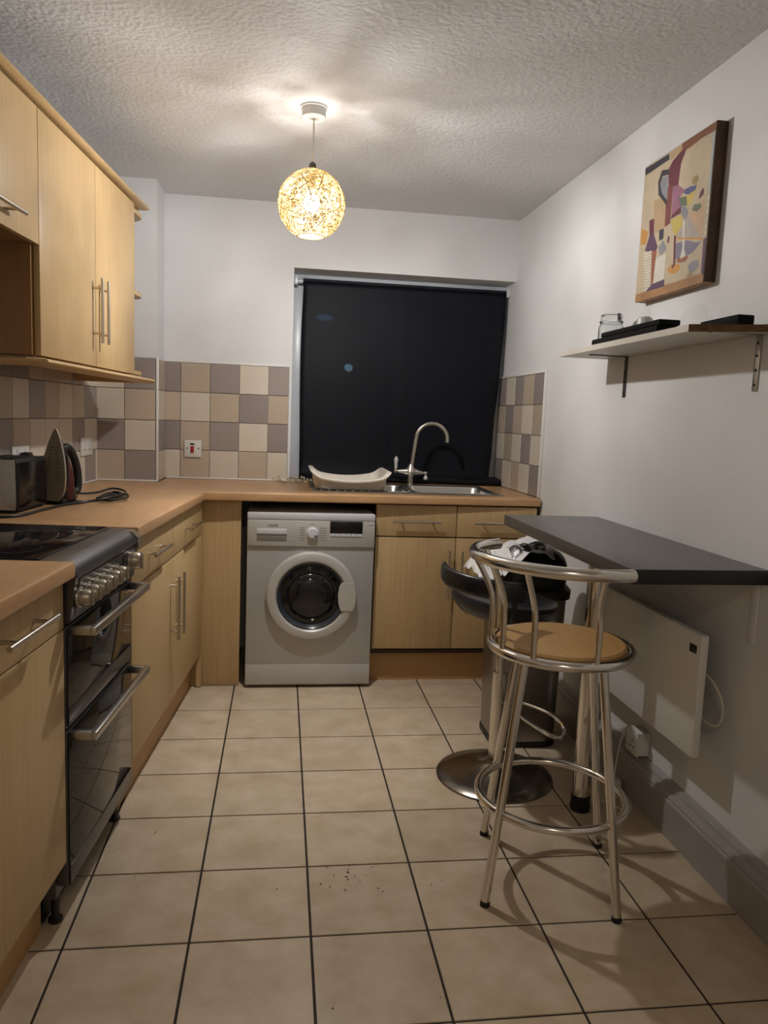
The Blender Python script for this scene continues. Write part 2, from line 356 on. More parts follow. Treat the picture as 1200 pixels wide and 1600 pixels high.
# window
wt = Thing('window_1', 'white plastic framed window behind the black blind', 'window', (0.66, YF, WZ0), kind='structure')
fy0, fy1 = 4.385, 4.45
wt.part('window_frame', G().box(WX0, WX0+.062, fy0, fy1, WZ0, WZ1, .004).box(XR-.062, XR-.001, fy0, fy1, WZ0, WZ1, .004).box(WX0+.062, XR-.062, fy0, fy1, WZ1-.075, WZ1, .004).box(WX0+.062, XR-.062, fy0, fy1, WZ0, WZ0+.06, .004), 'upvc')
wt.part('mullion', G().box(0.63, 0.69, fy0, fy1, WZ0+.06, WZ1-.075, .004), 'upvc')
wt.part('pane', G().box(WX0+.06, 0.632, 4.415, 4.42, WZ0+.055, WZ1-.07), 'glass')
wt.part('pane', G().box(0.688, XR-.06, 4.415, 4.42, WZ0+.055, WZ1-.07), 'glass')
for nm, lab, p, sz, mt in (('street_lamp', 'dim blue street light glimmering through the blind near its top', (0.46, 9.0, 2.44), (.10, .05, .035), 'street_b'), ('street_lamp', 'small bright blue street light glimmering through the middle of the blind', (0.757, 9.0, 1.88), (.05, .05, .045), 'street')):
    t = Thing(nm, lab, 'lamp', (p[0], p[1], 0))
    t.part('lamp_head', G().ball((p[0], p[1]+.05, p[2]), 1.0, 16, (sz[0], .05, sz[2])), mt)
    t.part('lamp_post', G().cyl((p[0], p[1]+.16, 0), (p[0], p[1]+.16, p[2]+.1), .04).box(p[0]-.02, p[0]+.02, p[1]+.02, p[1]+.18, p[2]+sz[2], p[2]+sz[2]+.06), 'black')

PAINT = [('tan',[(2.502,2.214),(2.426,2.216),(2.426,2.194),(2.496,2.189)]),('brown',[(2.428,2.221),(2.236,2.218),(2.236,2.193),(2.312,2.196),(2.373,2.19),(2.422,2.191)]),('navy',[(2.671,2.215),(2.506,2.214),(2.503,2.194),(2.667,2.19)]),('peach',[(2.351,1.982),(2.261,2.007),(2.259,1.891),(2.297,1.916)]),('lav',[(2.355,1.979),(2.263,1.892),(2.411,1.922),(2.417,1.932)]),('tan',[(2.59,2.087),(2.505,2.073),(2.496,1.976),(2.566,1.97)]),('burg',[(2.423,2.198),(2.397,2.192),(2.424,2.157),(2.429,2.112),(2.43,2.09),(2.492,2.103),(2.506,2.16),(2.479,2.182)]),('wine',[(2.497,2.105),(2.464,2.098),(2.463,2.006),(2.463,1.98),(2.498,1.975),(2.502,2.055),(2.501,2.094)]),('mauve',[(2.464,2.098),(2.43,2.092),(2.384,2.063),(2.415,2.049),(2.402,2.018),(2.458,2.004)]),('burg',[(2.458,2.004),(2.402,2.018),(2.398,1.996),(2.461,1.993)]),('navy',[(2.502,2.163),(2.548,2.173),(2.568,2.139),(2.559,2.096),(2.511,2.057),(2.492,2.039),(2.496,2.062),(2.535,2.094),(2.552,2.13),(2.54,2.151),(2.499,2.145)]),('slate',[(2.503,2.142),(2.54,2.148),(2.551,2.125),(2.535,2.094),(2.496,2.062),(2.498,2.097)]),('blue',[(2.391,2.055),(2.385,2.066),(2.353,2.066),(2.317,2.06),(2.319,2.047),(2.357,2.041)]),('yellow',[(2.373,2.042),(2.319,2.047),(2.336,2.011),(2.363,2.008)]),('green',[(2.423,2.05),(2.373,2.042),(2.366,2.011),(2.402,2.018)]),('olive',[(2.347,2.075),(2.34,2.09),(2.322,2.091),(2.309,2.079),(2.321,2.06)]),('slate',[(2.402,2.018),(2.367,2.007),(2.352,1.986),(2.369,1.968),(2.392,1.986)]),('viol',[(2.421,1.905),(2.35,1.902),(2.292,1.882),(2.261,1.879),(2.303,1.856),(2.365,1.847),(2.417,1.857)]),('brick',[(2.403,1.848),(2.384,1.857),(2.342,1.853),(2.329,1.844),(2.347,1.835),(2.385,1.838)]),('white',[(2.385,1.97),(2.369,1.965),(2.358,1.875),(2.346,1.852),(2.381,1.85),(2.371,1.882)]),('yellow',[(2.461,1.991),(2.393,1.989),(2.383,1.956),(2.416,1.93),(2.441,1.948)]),('orange',[(2.456,1.83),(2.44,1.84),(2.41,1.841),(2.375,1.83),(2.377,1.815),(2.409,1.809),(2.445,1.817)]),('burg',[(2.431,1.933),(2.418,1.932),(2.408,1.838),(2.422,1.826),(2.431,1.836),(2.42,1.841)]),('orange',[(2.665,2.009),(2.612,1.987),(2.623,1.948),(2.66,1.951)]),('burg',[(2.61,2.024),(2.577,2.023),(2.569,1.964),(2.6,1.966)]),('purple',[(2.601,1.97),(2.57,1.969),(2.536,1.921),(2.549,1.9),(2.626,1.925)]),('brick',[(2.575,1.915),(2.541,1.908),(2.544,1.814),(2.561,1.789)]),('white',[(2.631,1.918),(2.576,1.916),(2.564,1.79),(2.605,1.782)]),('white',[(2.542,1.882),(2.474,1.886),(2.473,1.798),(2.547,1.801)]),('purple',[(2.561,1.799),(2.471,1.802),(2.47,1.778),(2.595,1.78)]),('navy',[(2.534,1.974),(2.502,1.973),(2.501,1.94),(2.528,1.937)]),('slate',[(2.529,1.919),(2.5,1.935),(2.472,1.899),(2.514,1.885)]),('burg',[(2.293,2.028),(2.281,2.041),(2.27,2.034),(2.273,2.018),(2.298,2.011)]),('green',[(2.333,1.99),(2.319,2.003),(2.284,1.997),(2.278,1.984),(2.303,1.976)]),('slate',[(2.329,1.819),(2.303,1.829),(2.271,1.825),(2.261,1.807),(2.286,1.795),(2.317,1.796)]),('olive',[(2.335,1.785),(2.317,1.796),(2.292,1.79),(2.306,1.78)]),('sky',[(2.248,2.194),(2.232,2.194),(2.231,2.023),(2.247,2.019)]),('purple',[(2.251,1.884),(2.233,1.885),(2.229,1.773),(2.248,1.782)]),('orange',[(2.415,1.923),(2.256,1.89),(2.258,1.884),(2.414,1.918)]),('burg',[(2.47,1.94),(2.458,1.937),(2.46,1.918),(2.472,1.918)]),('tan',[(2.628,1.91),(2.577,1.908),(2.577,1.905),(2.628,1.908)]),('tan',[(2.627,1.9),(2.576,1.898),(2.575,1.896),(2.626,1.898)]),('tan',[(2.625,1.891),(2.574,1.889),(2.574,1.886),(2.625,1.888)]),('tan',[(2.623,1.881),(2.572,1.879),(2.572,1.877),(2.623,1.879)]),('tan',[(2.622,1.872),(2.571,1.87),(2.57,1.868),(2.621,1.869)]),('tan',[(2.62,1.862),(2.569,1.86),(2.569,1.858),(2.62,1.86)]),('tan',[(2.619,1.852),(2.568,1.851),(2.567,1.849),(2.618,1.85)]),('tan',[(2.617,1.843),(2.566,1.842),(2.566,1.839),(2.617,1.84)]),('tan',[(2.615,1.833),(2.565,1.832),(2.564,1.83),(2.615,1.831)]),('tan',[(2.614,1.824),(2.563,1.823),(2.563,1.82),(2.613,1.821)]),('tan',[(2.612,1.814),(2.561,1.813),(2.561,1.811),(2.612,1.812)]),('tan',[(2.61,1.804),(2.56,1.804),(2.559,1.802),(2.61,1.802)]),('tan',[(2.609,1.795),(2.558,1.794),(2.558,1.792),(2.608,1.792)]),('white',[(2.244,2.007),(2.233,2.006),(2.235,1.997),(2.245,1.997)]),('white',[(2.244,1.986),(2.234,1.986),(2.235,1.977),(2.245,1.977)]),('white',[(2.244,1.966),(2.234,1.965),(2.235,1.956),(2.246,1.956)]),('white',[(2.245,1.945),(2.234,1.945),(2.236,1.936),(2.246,1.936)]),('white',[(2.245,1.925),(2.235,1.924),(2.236,1.915),(2.246,1.915)]),('white',[(2.245,1.904),(2.235,1.904),(2.236,1.895),(2.247,1.895)])]
# ------------------------------------------------------------------ kitchen units
def bar_handle(T, parent, p0, p1, out, r=0.006, stand=0.032, inset=0.18, frame_off=None):
    """bar handle from p0 to p1 held off the face along vector out"""
    p0, p1, out = Vector(p0), Vector(p1), Vector(out).normalized()
    d = p1-p0; g = G()
    g.cyl(p0+out*stand, p1+out*stand, r, 12)
    for t in (inset, 1-inset): g.cyl(p0+d*t, p0+d*t+out*stand, r*0.75, 10)
    return T.part('handle', g, 'handle', parent)
DZ0, DZ1, RZ0, RZ1 = 0.168, 0.735, 0.741, 0.893      # door and drawer heights
# double unit on the left
T = Thing('base_cabinet', 'beech double base unit with two drawers and two doors beside the cooker', 'cabinet', (-0.3, -0.5, 0), 'L')
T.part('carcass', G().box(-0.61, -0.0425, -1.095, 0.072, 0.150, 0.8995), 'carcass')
for y0, y1, hs in ((-1.093, -0.522, -1), (-0.518, 0.055, 1)):
    d = T.part('drawer_front', G().box(-0.042, -0.022, y0, y1, RZ0, RZ1, .0015), 'beech')
    ym = (y0+y1)/2
    bar_handle(T, d, (-0.022, ym-.115, 0.817), (-0.022, ym+.115, 0.817), (1, 0, 0))
    d = T.part('door', G().box(-0.042, -0.022, y0, y1, DZ0, DZ1, .0015), 'beech')
    yh = y1-0.045 if hs < 0 else y0+0.045
    bar_handle(T, d, (-0.022, yh, 0.42), (-0.022, yh, 0.67), (1, 0, 0), inset=.14)
T.part('end_panel', G().box(-0.045, -0.0215, 0.057, 0.0735, 0.004, 0.895), 'beech')
T.part('plinth', G().box(-0.092, -0.074, -1.095, 0.066, 0, 0.150), 'beech_in')
# near unit
T = Thing('base_cabinet', 'beech base unit with one drawer over a door, nearest the camera', 'cabinet', (-0.3, -2.0, 0), 'L')
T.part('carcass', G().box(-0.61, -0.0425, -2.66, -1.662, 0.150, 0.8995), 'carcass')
d = T.part('drawer_front', G().box(-0.042, -0.022, -2.16, -1.664, 0.778, RZ1+.002, .0015), 'beech')
bar_handle(T, d, (-0.022, -2.035, 0.842), (-0.022, -1.79, 0.842), (1, 0, 0), r=.0065, stand=.036)
T.part('door', G().box(-0.042, -0.022, -2.16, -1.664, 0.184, 0.774, .0015), 'beech')
T.part('drawer_front', G().box(-0.042, -0.022, -2.66, -2.164, 0.778, RZ1+.002, .0015), 'beech')
T.part('door', G().box(-0.042, -0.022, -2.66, -2.164, 0.184, 0.774, .0015), 'beech')
T.part('plinth', G().box(-0.105, -0.088, -2.66, -1.662, 0, 0.150), 'beech_in')
# corner filler
solo('corner_panel', 'plain beech filler panel in the corner, left of the washing machine', 'panel', G().box(-0.412, -0.180, 3.574, 3.592, 0.002, 0.8985, .001), 'beech', base=(-.27, 3.58, 0))
# sink unit
T = Thing('sink_cabinet', 'beech double base unit under the sink, right of the washing machine', 'cabinet', (0.86, 3.8, 0))
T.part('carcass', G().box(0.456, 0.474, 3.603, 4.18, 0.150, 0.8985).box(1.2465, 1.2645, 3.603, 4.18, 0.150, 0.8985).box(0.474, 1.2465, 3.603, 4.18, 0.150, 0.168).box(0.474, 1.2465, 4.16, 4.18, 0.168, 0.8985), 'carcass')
for x0, x1, hs in ((0.458, 0.852, 1), (0.856, 1.256, -1)):
    d = T.part('drawer_front', G().box(x0, x1, 3.582, 3.602, RZ0, RZ1, .0015), 'beech')
    xm = (x0+x1)/2
    bar_handle(T, d, (xm-.118, 3.582, 0.815), (xm+.118, 3.582, 0.815), (0, -1, 0))
    d = T.part('door', G().box(x0, x1, 3.582, 3.602, 0.180, DZ1, .0015), 'beech')
    xh = x1-.03 if hs > 0 else x0+.03
    bar_handle(T, d, (xh, 3.582, 0.435), (xh, 3.582, 0.675), (0, -1, 0), r=.005, stand=.028, inset=.14)
T.part('plinth', G().box(0.456, 1.2645, 3.642, 3.66, 0, 0.150), 'beech_in')
# worktops
def joint(y): return 3.512
def Lx_at_worldY(x, Y): return (Y - P0.y + x*SA)/CA
pL = [LW(-0.6105, -1.098), LW(0, -1.098), LW(0, Lx_at_worldY(0, 3.5105)), LW(-0.6105, Lx_at_worldY(-0.6105, 3.5105))]
solo('worktop', 'pinkish beech worktop holding the toaster and iron', 'worktop', G().prism([(p.x, p.y) for p in pL], 0.90, 0.94, .007), 'worktop', base=(-.6, 3.0, .90))
pN = [LW(-0.6105, -2.68), LW(0.006, -2.68), LW(0.006, -1.662), LW(-0.6105, -1.662)]
solo('worktop', 'short empty beech worktop in front of the cooker, nearest the camera', 'worktop', G().prism([(p.x, p.y) for p in pN], 0.90, 0.94, .007), 'worktop', base=(-.8, 1.4, .90))
wl1, wl2 = LW(-0.6105, Lx_at_worldY(-0.6105, 3.513)), LW(-0.6105, Lx_at_worldY(-0.6105, 3.9485))
pB = [(wl1.x, 3.513), (-0.338, 3.513), (1.2685, 3.572), (1.2685, 4.384), (0.048, 4.384), (0.048, 4.1885), (-0.6185, 4.1885), (-0.6185, 3.9485), (wl2.x, 3.9485)]
wb = solo('worktop', 'long beech worktop under the window with the sink let into it', 'worktop', G().prism(pB, 0.90, 0.94, .007), 'worktop_b', base=(.3, 3.9, .90))
cut = bpy.data.objects.new('cut', finish('cut', G().box(0.50-.3, 1.08-.3, 3.695-3.9, 4.06-3.9, -.2, .2), 'black')); COL.objects.link(cut); cut.location = wb.location
md = wb.modifiers.new('hole', 'BOOLEAN'); md.object = cut; md.operation = 'DIFFERENCE'; md.solver = 'EXACT'
dg = bpy.context.evaluated_depsgraph_get(); me = bpy.data.meshes.new_from_object(wb.evaluated_get(dg)); wb.modifiers.clear(); wb.data = me
bpy.data.objects.remove(cut)
# wall cupboards
UZ0, UZ1 = 1.452, 2.166
T = Thing('wall_cabinet', 'tall beech two-door wall cupboard with long bar handles', 'cabinet', (-0.45, -0.55, UZ0), 'L')
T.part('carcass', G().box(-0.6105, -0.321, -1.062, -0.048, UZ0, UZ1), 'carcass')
for y0, y1, yh in ((-1.062, -0.557, -0.585), (-0.553, -0.048, -0.515)):
    d = T.part('door', G().box(-0.320, -0.300, y0, y1, UZ0, UZ1, .0015), 'beech')
    bar_handle(T, d, (-0.300, yh, 1.535), (-0.300, yh, 1.765), (1, 0, 0), inset=.15, stand=.034)
T.part('side_panel', G().box(-0.6105, -0.3205, -1.080, -1.0625, UZ0, UZ1), 'dark_wood', label='dark brown side panel')
T = Thing('hood_cabinet', 'short beech wall cupboard with horizontal handle above the cooker', 'cabinet', (-0.45, -1.4, 1.776), 'L')
T.part('carcass', G().box(-0.6105, -0.321, -1.662, -1.0805, 1.776, UZ1), 'dark_wood')
d = T.part('door', G().box(-0.320, -0.300, -1.662, -1.066, 1.776, UZ1, .0015), 'beech')
bar_handle(T, d, (-0.300, -1.48, 1.824), (-0.300, -1.235, 1.824), (1, 0, 0), stand=.034)
T = Thing('end_shelf_unit', 'open beech end shelves on the far side of the wall cupboard', 'shelf', (-0.45, 0.0, UZ0), 'L')
for z in (UZ0+.002, 1.802, 2.148):
    pts = [(-0.6105, -0.0465), (-0.318, -0.0465), (-0.318, 0.11)] + [(-0.398+0.08*math.cos(a), 0.12+0.08*math.sin(a)) for a in [i*PI/16 for i in range(1, 9)]] + [(-0.6105, 0.20)]
    T.part('shelf', G().prism(pts, z, z+.018, .001, 1), 'beech_h')
# cornice and pelmet mouldings
def moulding(name, lab, prof, y0, y1, endx):
    loops = []
    P = [Vector((x, y0, z)) for x, z in prof]
    loops.append([Vector((x, y0, z)) for x, z in prof]); loops.append([Vector((x, y1+(x+0.29)*1.0, z)) for x, z in prof])
    loops.append([Vector((endx, y1+(x+0.29)*1.0, z)) for x, z in prof])
    return solo(name, lab, 'moulding', G().loft(loops), 'beech_h', base=(-.3, -.5, prof[0][1]), frame='L', ang=40)
cor = [(-0.340, 2.1675), (-0.334, 2.1675), (-0.334, 2.177), (-0.298, 2.177), (-0.286, 2.180), (-0.279, 2.187), (-0.284, 2.196), (-0.294, 2.199), (-0.340, 2.199)]
moulding('cornice', 'beech cornice moulding along the top of the wall cupboards', cor, -1.662, 0.11, -0.6105)
pel = [(-0.335, 1.420), (-0.285, 1.420), (-0.272, 1.424), (-0.266, 1.432), (-0.272, 1.440), (-0.286, 1.443), (-0.322, 1.443), (-0.322, 1.4508), (-0.335, 1.4508)]
loops = [[Vector((-0.6105, -1.080-(x+0.29)*.6, z)) for x, z in pel], [Vector((x, -1.080-(x+0.29)*.6, z)) for x, z in pel], [Vector((x, 0.16+(x+.29), z)) for x, z in pel], [Vector((-0.6105, 0.16+(x+.29), z)) for x, z in pel]]
solo('pelmet', 'beech pelmet moulding under the tall wall cupboard', 'moulding', G().loft(loops), 'beech_h', base=(-.3, -.5, 1.425), frame='L', ang=40)

# ------------------------------------------------------------------ cooker
T = Thing('cooker', 'grey freestanding electric cooker with glass hob and two ovens', 'cooker', (-0.3, -1.38, 0), 'L')
c0, c1 = -1.655, -1.105
T.part('body', G().box(-0.60, -0.052, c0, c1, 0.075, 0.915, .004), 'cooker')
T.part('hob_frame', G().box(-0.60, -0.030, c0-.002, c1+.002, 0.9155, 0.936, .006).prism_ax([(-0.0305, 0.936), (-0.010, 0.930), (0.006, 0.914), (0.010, 0.900), (-0.0305, 0.900)], c0-.002, c1+.002-0.04, 'y'), 'cooker_l')
hg = T.part('hob_glass', G().box(-0.575, -0.085, c0+.012, c1-.012, 0.9362, 0.9412, .002), 'dark_glass')
for cx, cy, r in ((-0.20, -1.25, .085), (-0.20, -1.52, .07), (-0.46, -1.25, .07), (-0.46, -1.52, .085)):
    T.part('cooking_zone', G().lathe([(r, 0.9413), (r, 0.9416), (r-.002, 0.9416), (r-.002, 0.9413)], (cx, cy, 0), 40, ring=True), 'cooker_l', hg)
T.part('end_cap', G().prism_ax([(-0.06, 0.9365), (-0.008, 0.932), (0.010, 0.914), (0.013, 0.882), (-0.06, 0.882)], c1-.038, c1+.004, 'y'), 'cooker_cap', label='taupe plastic corner cap')
# sloping control panel
def panel_x(z): return 0.004 - (0.898-z)*0.14
cp = T.part('control_panel', G().prism_ax([(-0.0515, 0.899), (panel_x(.898), 0.899), (panel_x(.79), 0.79), (-0.030, 0.778), (-0.0515, 0.778)], c0+.002, c1-.002, 'y'), 'cooker_l')
T.part('panel_plate', G().prism_ax([(panel_x(.89), .89), (panel_x(.89)+.002, .89), (panel_x(.80)+.002, .80), (panel_x(.80), .80)], c0+.03, c1-.02, 'y'), 'cooker', cp)
for k in range(7):
    yk = -1.615+k*0.0585 if k < 6 else -1.175
    zk = 0.842 if k < 6 else 0.850
    rk = 0.021 if k < 6 else 0.027
    xk = panel_x(zk)+.002
    g = G().lathe([(rk+.006, 0), (rk+.005, .004), (rk, .005), (rk*.95, .024), (rk*.80, .030), (0.004, .031)], (xk, yk, zk), 24, 'x')
    kb = T.part('knob', g, 'knob', cp)
    g = G().box(xk+.024, xk+.036, yk-.0045, yk+.0045, zk-rk*.9, zk+rk*.9, .002)
    T.part('grip', g, 'knob', kb)
T.part('clock_display', G().prism_ax([(panel_x(.880)+.002, .880), (panel_x(.880)+.004, .880), (panel_x(.850)+.004, .850), (panel_x(.850)+.002, .850)], -1.265, -1.225, 'y'), 'gloss_black', cp)
for k in range(4): T.part('button', G().ball((panel_x(.815)+.004, -1.25+k*.018, .815), .004, 8), 'silver_l', cp)
def oven_door(z0, z1, gz0, gz1, zh, lab):
    d = T.part('oven_door', G().box(-0.0515, -0.022, c0+.003, c1-.003, z0, z1, .003), 'cooker', label=lab)
    T.part('door_glass', G().box(-0.0218, -0.0185, c0+.006, c1-.006, z0+.004, z1-.004, .001), 'oven_glass', d)
    T.part('door_band', G().box(-0.0185, -0.0172, c0+.008, c1-.008, z0+.006, gz0, .0005), 'cooker_l', d)
    g = G()
    y0, y1 = c0+.02, c1-.02
    g.box(0.026, 0.044, y0, y1, zh-.011, zh+.011, .003).box(-0.019, 0.030, y0, y0+.018, zh-.011, zh+.011, .002).box(-0.019, 0.030, y1-.018, y1, zh-.011, zh+.011, .002)
    T.part('door_handle', g, 'steel', d)
oven_door(0.522, 0.775, 0.572, .76, 0.763, 'upper oven door')
oven_door(0.110, 0.514, 0.165, .50, 0.497, 'lower oven door')
T.part('kick_strip', G().box(-0.10, -0.085, c0+.004, c1-.004, 0.012, 0.0745), 'black')
for y in (c0+.03, c1-.03): T.part('foot', G().lathe([(.018, 0), (.018, .008), (.010, .012), (.010, .0745)], (-0.066, y, 0), 16), 'black')

# ------------------------------------------------------------------ washing machine
T = Thing('washing_machine', 'silver front-loading washing machine with a round porthole door', 'washing machine', (0.1485, 3.8, 0))
x0, x1, yf = -0.150, 0.447, 3.541
T.part('cabinet', G().box(x0, x1, yf, 4.06, 0.014, 0.815, .004), 'silver')
T.part('top_lid', G().box(x0-.001, x1+.001, yf-.008, 4.06, 0.8155, 0.848, .006), 'silver_w')
fp = T.part('control_fascia', G().box(x0, x1, yf-.010, yf-.0002, 0.690, 0.8145, .004), 'silver_l')
df = T.part('detergent_drawer', G().box(x0+.003, 0.0725, yf-.013, yf-.0102, 0.694, 0.812, .002), 'silver_l', fp)
T.part('drawer_pull', G().box(-0.107, 0.033, yf-.018, yf-.0132, 0.748, 0.774, .003), 'silver_w', df)
T.part('drawer_recess', G().box(-0.106, 0.032, yf-.0145, yf-.0132, 0.716, 0.748, .001), mat('recess shade plastic', (0.20, 0.185, 0.16), .5), df)
kn = T.part('programme_dial', G().lathe([(.030, 0), (.030, -.003), (.0255, -.004), (.024, -.018), (.021, -.021), (.0005, -.0215)], (0.152, yf-.0102, 0.757), 32, 'y'), 'silver_w', fp)
T.part('dial_mark', G().cyl((0.160, yf-.032, 0.748), (0.170, yf-.032, 0.740), .0022, 8), 'black', kn)
ds = T.part('display', G().box(0.234, 0.388, yf-.0125, yf-.0102, 0.757, 0.814, .001), 'gloss_black', fp)
bt = G()
for k in range(6): bt.box(0.236+k*.0255, 0.236+k*.0255+.023, yf-.0135, yf-.0102, 0.742, 0.7545, .001)
T.part('button_row', bt, 'silver_w', fp)
g = G()
for k in range(7):
    z = 0.722+k*.0115
    if k < 6: g.box(0.092, 0.118, yf-.0108, yf-.0101, z, z+.0018); g.box(0.186, 0.218, yf-.0108, yf-.0101, z, z+.0018)
g.box(0.142, 0.160, yf-.0108, yf-.0101, 0.796, 0.798).box(0.415, 0.440, yf-.0108, yf-.0101, 0.797, 0.799)
T.part('programme_marks', g, mat('grey print', (0.16, 0.16, 0.16), .6), fp, kind='stuff')
def text_mesh(s, size, name, m, loc, rot, extrude=0.0003):
    cu = bpy.data.curves.new(name, 'FONT'); cu.body = s; cu.size = size; cu.align_x = 'CENTER'; cu.align_y = 'CENTER'; cu.extrude = extrude
    o = bpy.data.objects.new(name, cu); COL.objects.link(o); dg = bpy.context.evaluated_depsgraph_get()
    me = bpy.data.meshes.new_from_object(o.evaluated_get(dg)); bpy.data.objects.remove(o)
    me.transform(Matrix.Translation(loc) @ Matrix.Rotation(rot[2], 4, 'Z') @ Matrix.Rotation(rot[0], 4, 'X'))
    me.materials.clear(); me.materials.append(M[m]); return me
me = text_mesh('LOGIK', 0.017, 'logo', 'black', Vector((-0.032, yf-.0134, 0.789))-T.base, (PI/2, 0, 0)); child('logo', df, me)
# porthole
cx, cz = 0.1535, 0.456
dr = T.part('porthole_door', G().lathe([(.208, -.0005), (.213, -.008), (.213, -.022), (.205, -.033), (.185, -.038), (.170, -.036), (.163, -.028), (.163, -.004)], (cx, yf, cz), 64, 'y', True), 'silver_l', label='round silver porthole door')
T.part('seal_ring', G().lathe([(.163, -.0275), (.156, -.030), (.148, -.022), (.140, -.012), (.140, -.004)], (cx, yf, cz), 64, 'y', True), mat('grey door seal', (0.035, 0.04, 0.05), .2), dr)
T.part('porthole_glass', G().lathe([(.141, -.008), (.12, -.014), (.112, -.011), (.106, -.020), (.085, -.030), (.05, -.036), (.0005, -.038)], (cx, yf, cz), 64, 'y'), 'dark_glass', dr)
gp = [(.14, -.062), (.205, -.052)]
pts = [(cx+.140, cz-.066), (cx+.128, cz-.03), (cx+.126, cz+.01), (cx+.132, cz+.05), (cx+.142, cz+.068), (cx+.198, cz+.068), (cx+.209, cz+.03), (cx+.211, cz), (cx+.207, cz-.04), (cx+.196, cz-.066)]
T.part('door_grip', G().prism_ax(pts, yf-.041, yf-.02, 'y'), 'silver_l', dr)
T.part('kick_panel', G().box(x0+.001, x1-.001, yf-.004, yf-.0002, 0.018, 0.117, .002), 'silver_l')
for xx in (x0+.05, x1-.05):
    for yy in (yf+.06, 4.0): T.part('foot', G().cyl((xx, yy, 0), (xx, yy, .0139), .02), 'black')

# ------------------------------------------------------------------ sink, tap, tub
T = Thing('sink', 'stainless steel one and a half bowl sink with drainer set in the worktop', 'sink', (0.63, 3.9, .9405))
zr = 0.9405
T.part('drainer', G().box(0.153, 0.492, 3.645, 4.165, zr, zr+.003, .0012), 'steel')
g = G().box(0.492, 1.107, 3.645, 3.700, zr, zr+.003, .001).box(0.492, 1.107, 4.055, 4.165, zr, zr+.003, .001).box(0.640, 0.668, 3.700, 4.055, zr, zr+.003, .001).box(1.073, 1.107, 3.700, 4.055, zr, zr+.003, .001)
T.part('rim_plate', g, 'steel')
def bowl(nm, a, b, c, d, dep):
    L_ = []
    for off, z, r in ((-.012, zr+.0032, .05), (-.010, zr+.006, .05), (-.002, zr+.006, .045), (.003, zr-.002, .045), (.012, zr-dep+.03, .05), (.03, zr-dep, .05), (.08, zr-dep-.002, .02)):
        L_.append(rrect(a+off, b-off, c+off, d-off, r if r < (b-a)/2-off else (b-a)/2-off-.002, z, 6))
    gg = G(); gg.loft(L_, cap=False); gg.bm.faces.new([v for v in list(gg.bm.verts)[-len(L_[-1]):]])
    T.part(nm, gg, 'steel')
bowl('half_bowl', 0.505, 0.640, 3.712, 4.045, .12); bowl('main_bowl', 0.670, 1.072, 3.712, 4.045, .16)
g = G()
for k in range(7): g.box(0.19+k*.04, 0.20+k*.04, 3.70, 4.10, zr+.003, zr+.006, .001)
T.part('drainer_ribs', g, 'steel')
# tap
ty = 4.105; tx = 0.705; z0 = zr+.0032
T = Thing('mixer_tap', 'brushed nickel swan-neck mixer tap with white lever handles', 'tap', (tx, ty, z0))
T.part('tap_body', G().lathe([(.024, z0), (.024, z0+.006), (.015, z0+.010), (.014, z0+.045), (.022, z0+.062), (.030, z0+.075), (.026, z0+.090), (.016, z0+.108), (.013, z0+.116)], (tx, ty, 0), 28)
       .tube([(tx-.075, ty, z0+.077), (tx-.05, ty, z0+.076), (tx-.02, ty, z0+.075), (tx, ty, z0+.075), (tx+.02, ty, z0+.075), (tx+.05, ty, z0+.071), (tx+.075, ty, z0+.069)], [.007, .012, .021, .024, .021, .012, .007], 16)
       .ball((tx-.083, ty, z0+.077), .012, 14).ball((tx+.083, ty, z0+.068), .012, 14), 'nickel')
sp = [(tx+.004, ty, z0+.11), (tx+.012, ty, z0+.18), (tx+.020, ty, z0+.245)]
cxx = tx+.108; czz = z0+.255; rr_ = .086
for i in range(15):
    a = PI*1.0 - i*(PI*1.05)/14; sp.append((cxx+rr_*math.cos(a), ty-.01*i/14, czz+rr_*math.sin(a)))
T.part('spout', G().tube(spline(sp, 3), .0115, 16), 'nickel')
for sgn, zz, up in ((-1, z0+.085, 1), (1, z0+.058, -1)):
    xx = tx+sgn*.083
    pr = [(.004, 0), (.008, .006), (.0085, .012), (.0085, .035), (.012, .05), (.012, .058), (.006, .064), (.005, .07), (.0005, .074)] if up > 0 else [(.004, 0), (.006, -.004), (.011, -.010), (.011, -.022), (.004, -.027), (.0005, -.028)]
    T.part('lever', G().lathe(pr, (xx, ty-(0 if up > 0 else .01), zz), 18), 'white_plastic', label='white ceramic lever')
# tub
T = Thing('washing_up_bowl', 'white plastic washing-up tub with a dipping rim on the drainer', 'tub', (0.34, 3.88, zr+.0065))
def tub_loop(off, hfun, n=14):
    cx_, cy_, hx, hy, r = 0.342, 3.875, 0.176+off, 0.175+off, 0.045
    o = []
    base = rrect(cx_-hx, cx_+hx, cy_-hy, cy_+hy, r, 0, 5)
    full = []
    for i in range(len(base)):
        a, b = base[i], base[(i+1) % len(base)]
        k = 10 if (b-a).length > .1 else 1
        for j in range(k): full.append(a.lerp(b, j/k))
    return [Vector((q.x, q.y, hfun((q.x-cx_)/hx, (q.y-cy_)/hy))) for q in full]
zb = zr+.0065
rim = lambda e: (lambda u, v: 0.994+.026*abs(u)**2.0 + .022*max(0, (abs(u)-.72)/.28)**2 + e)
Ls = [tub_loop(-.03, lambda u, v: zb), tub_loop(-.008, lambda u, v: zb), tub_loop(-.002, lambda u, v: zb+.008)]
for t in (.35, .7): Ls.append(tub_loop(0.006*t, (lambda t: lambda u, v: zb+.01+(rim(-.012)(u, v)-zb-.01)*t)(t)))
Ls += [tub_loop(.008, rim(-.014)), tub_loop(.022, rim(-.012)), tub_loop(.025, rim(-.004)), tub_loop(.018, rim(0)), tub_loop(.004, rim(-.001))]
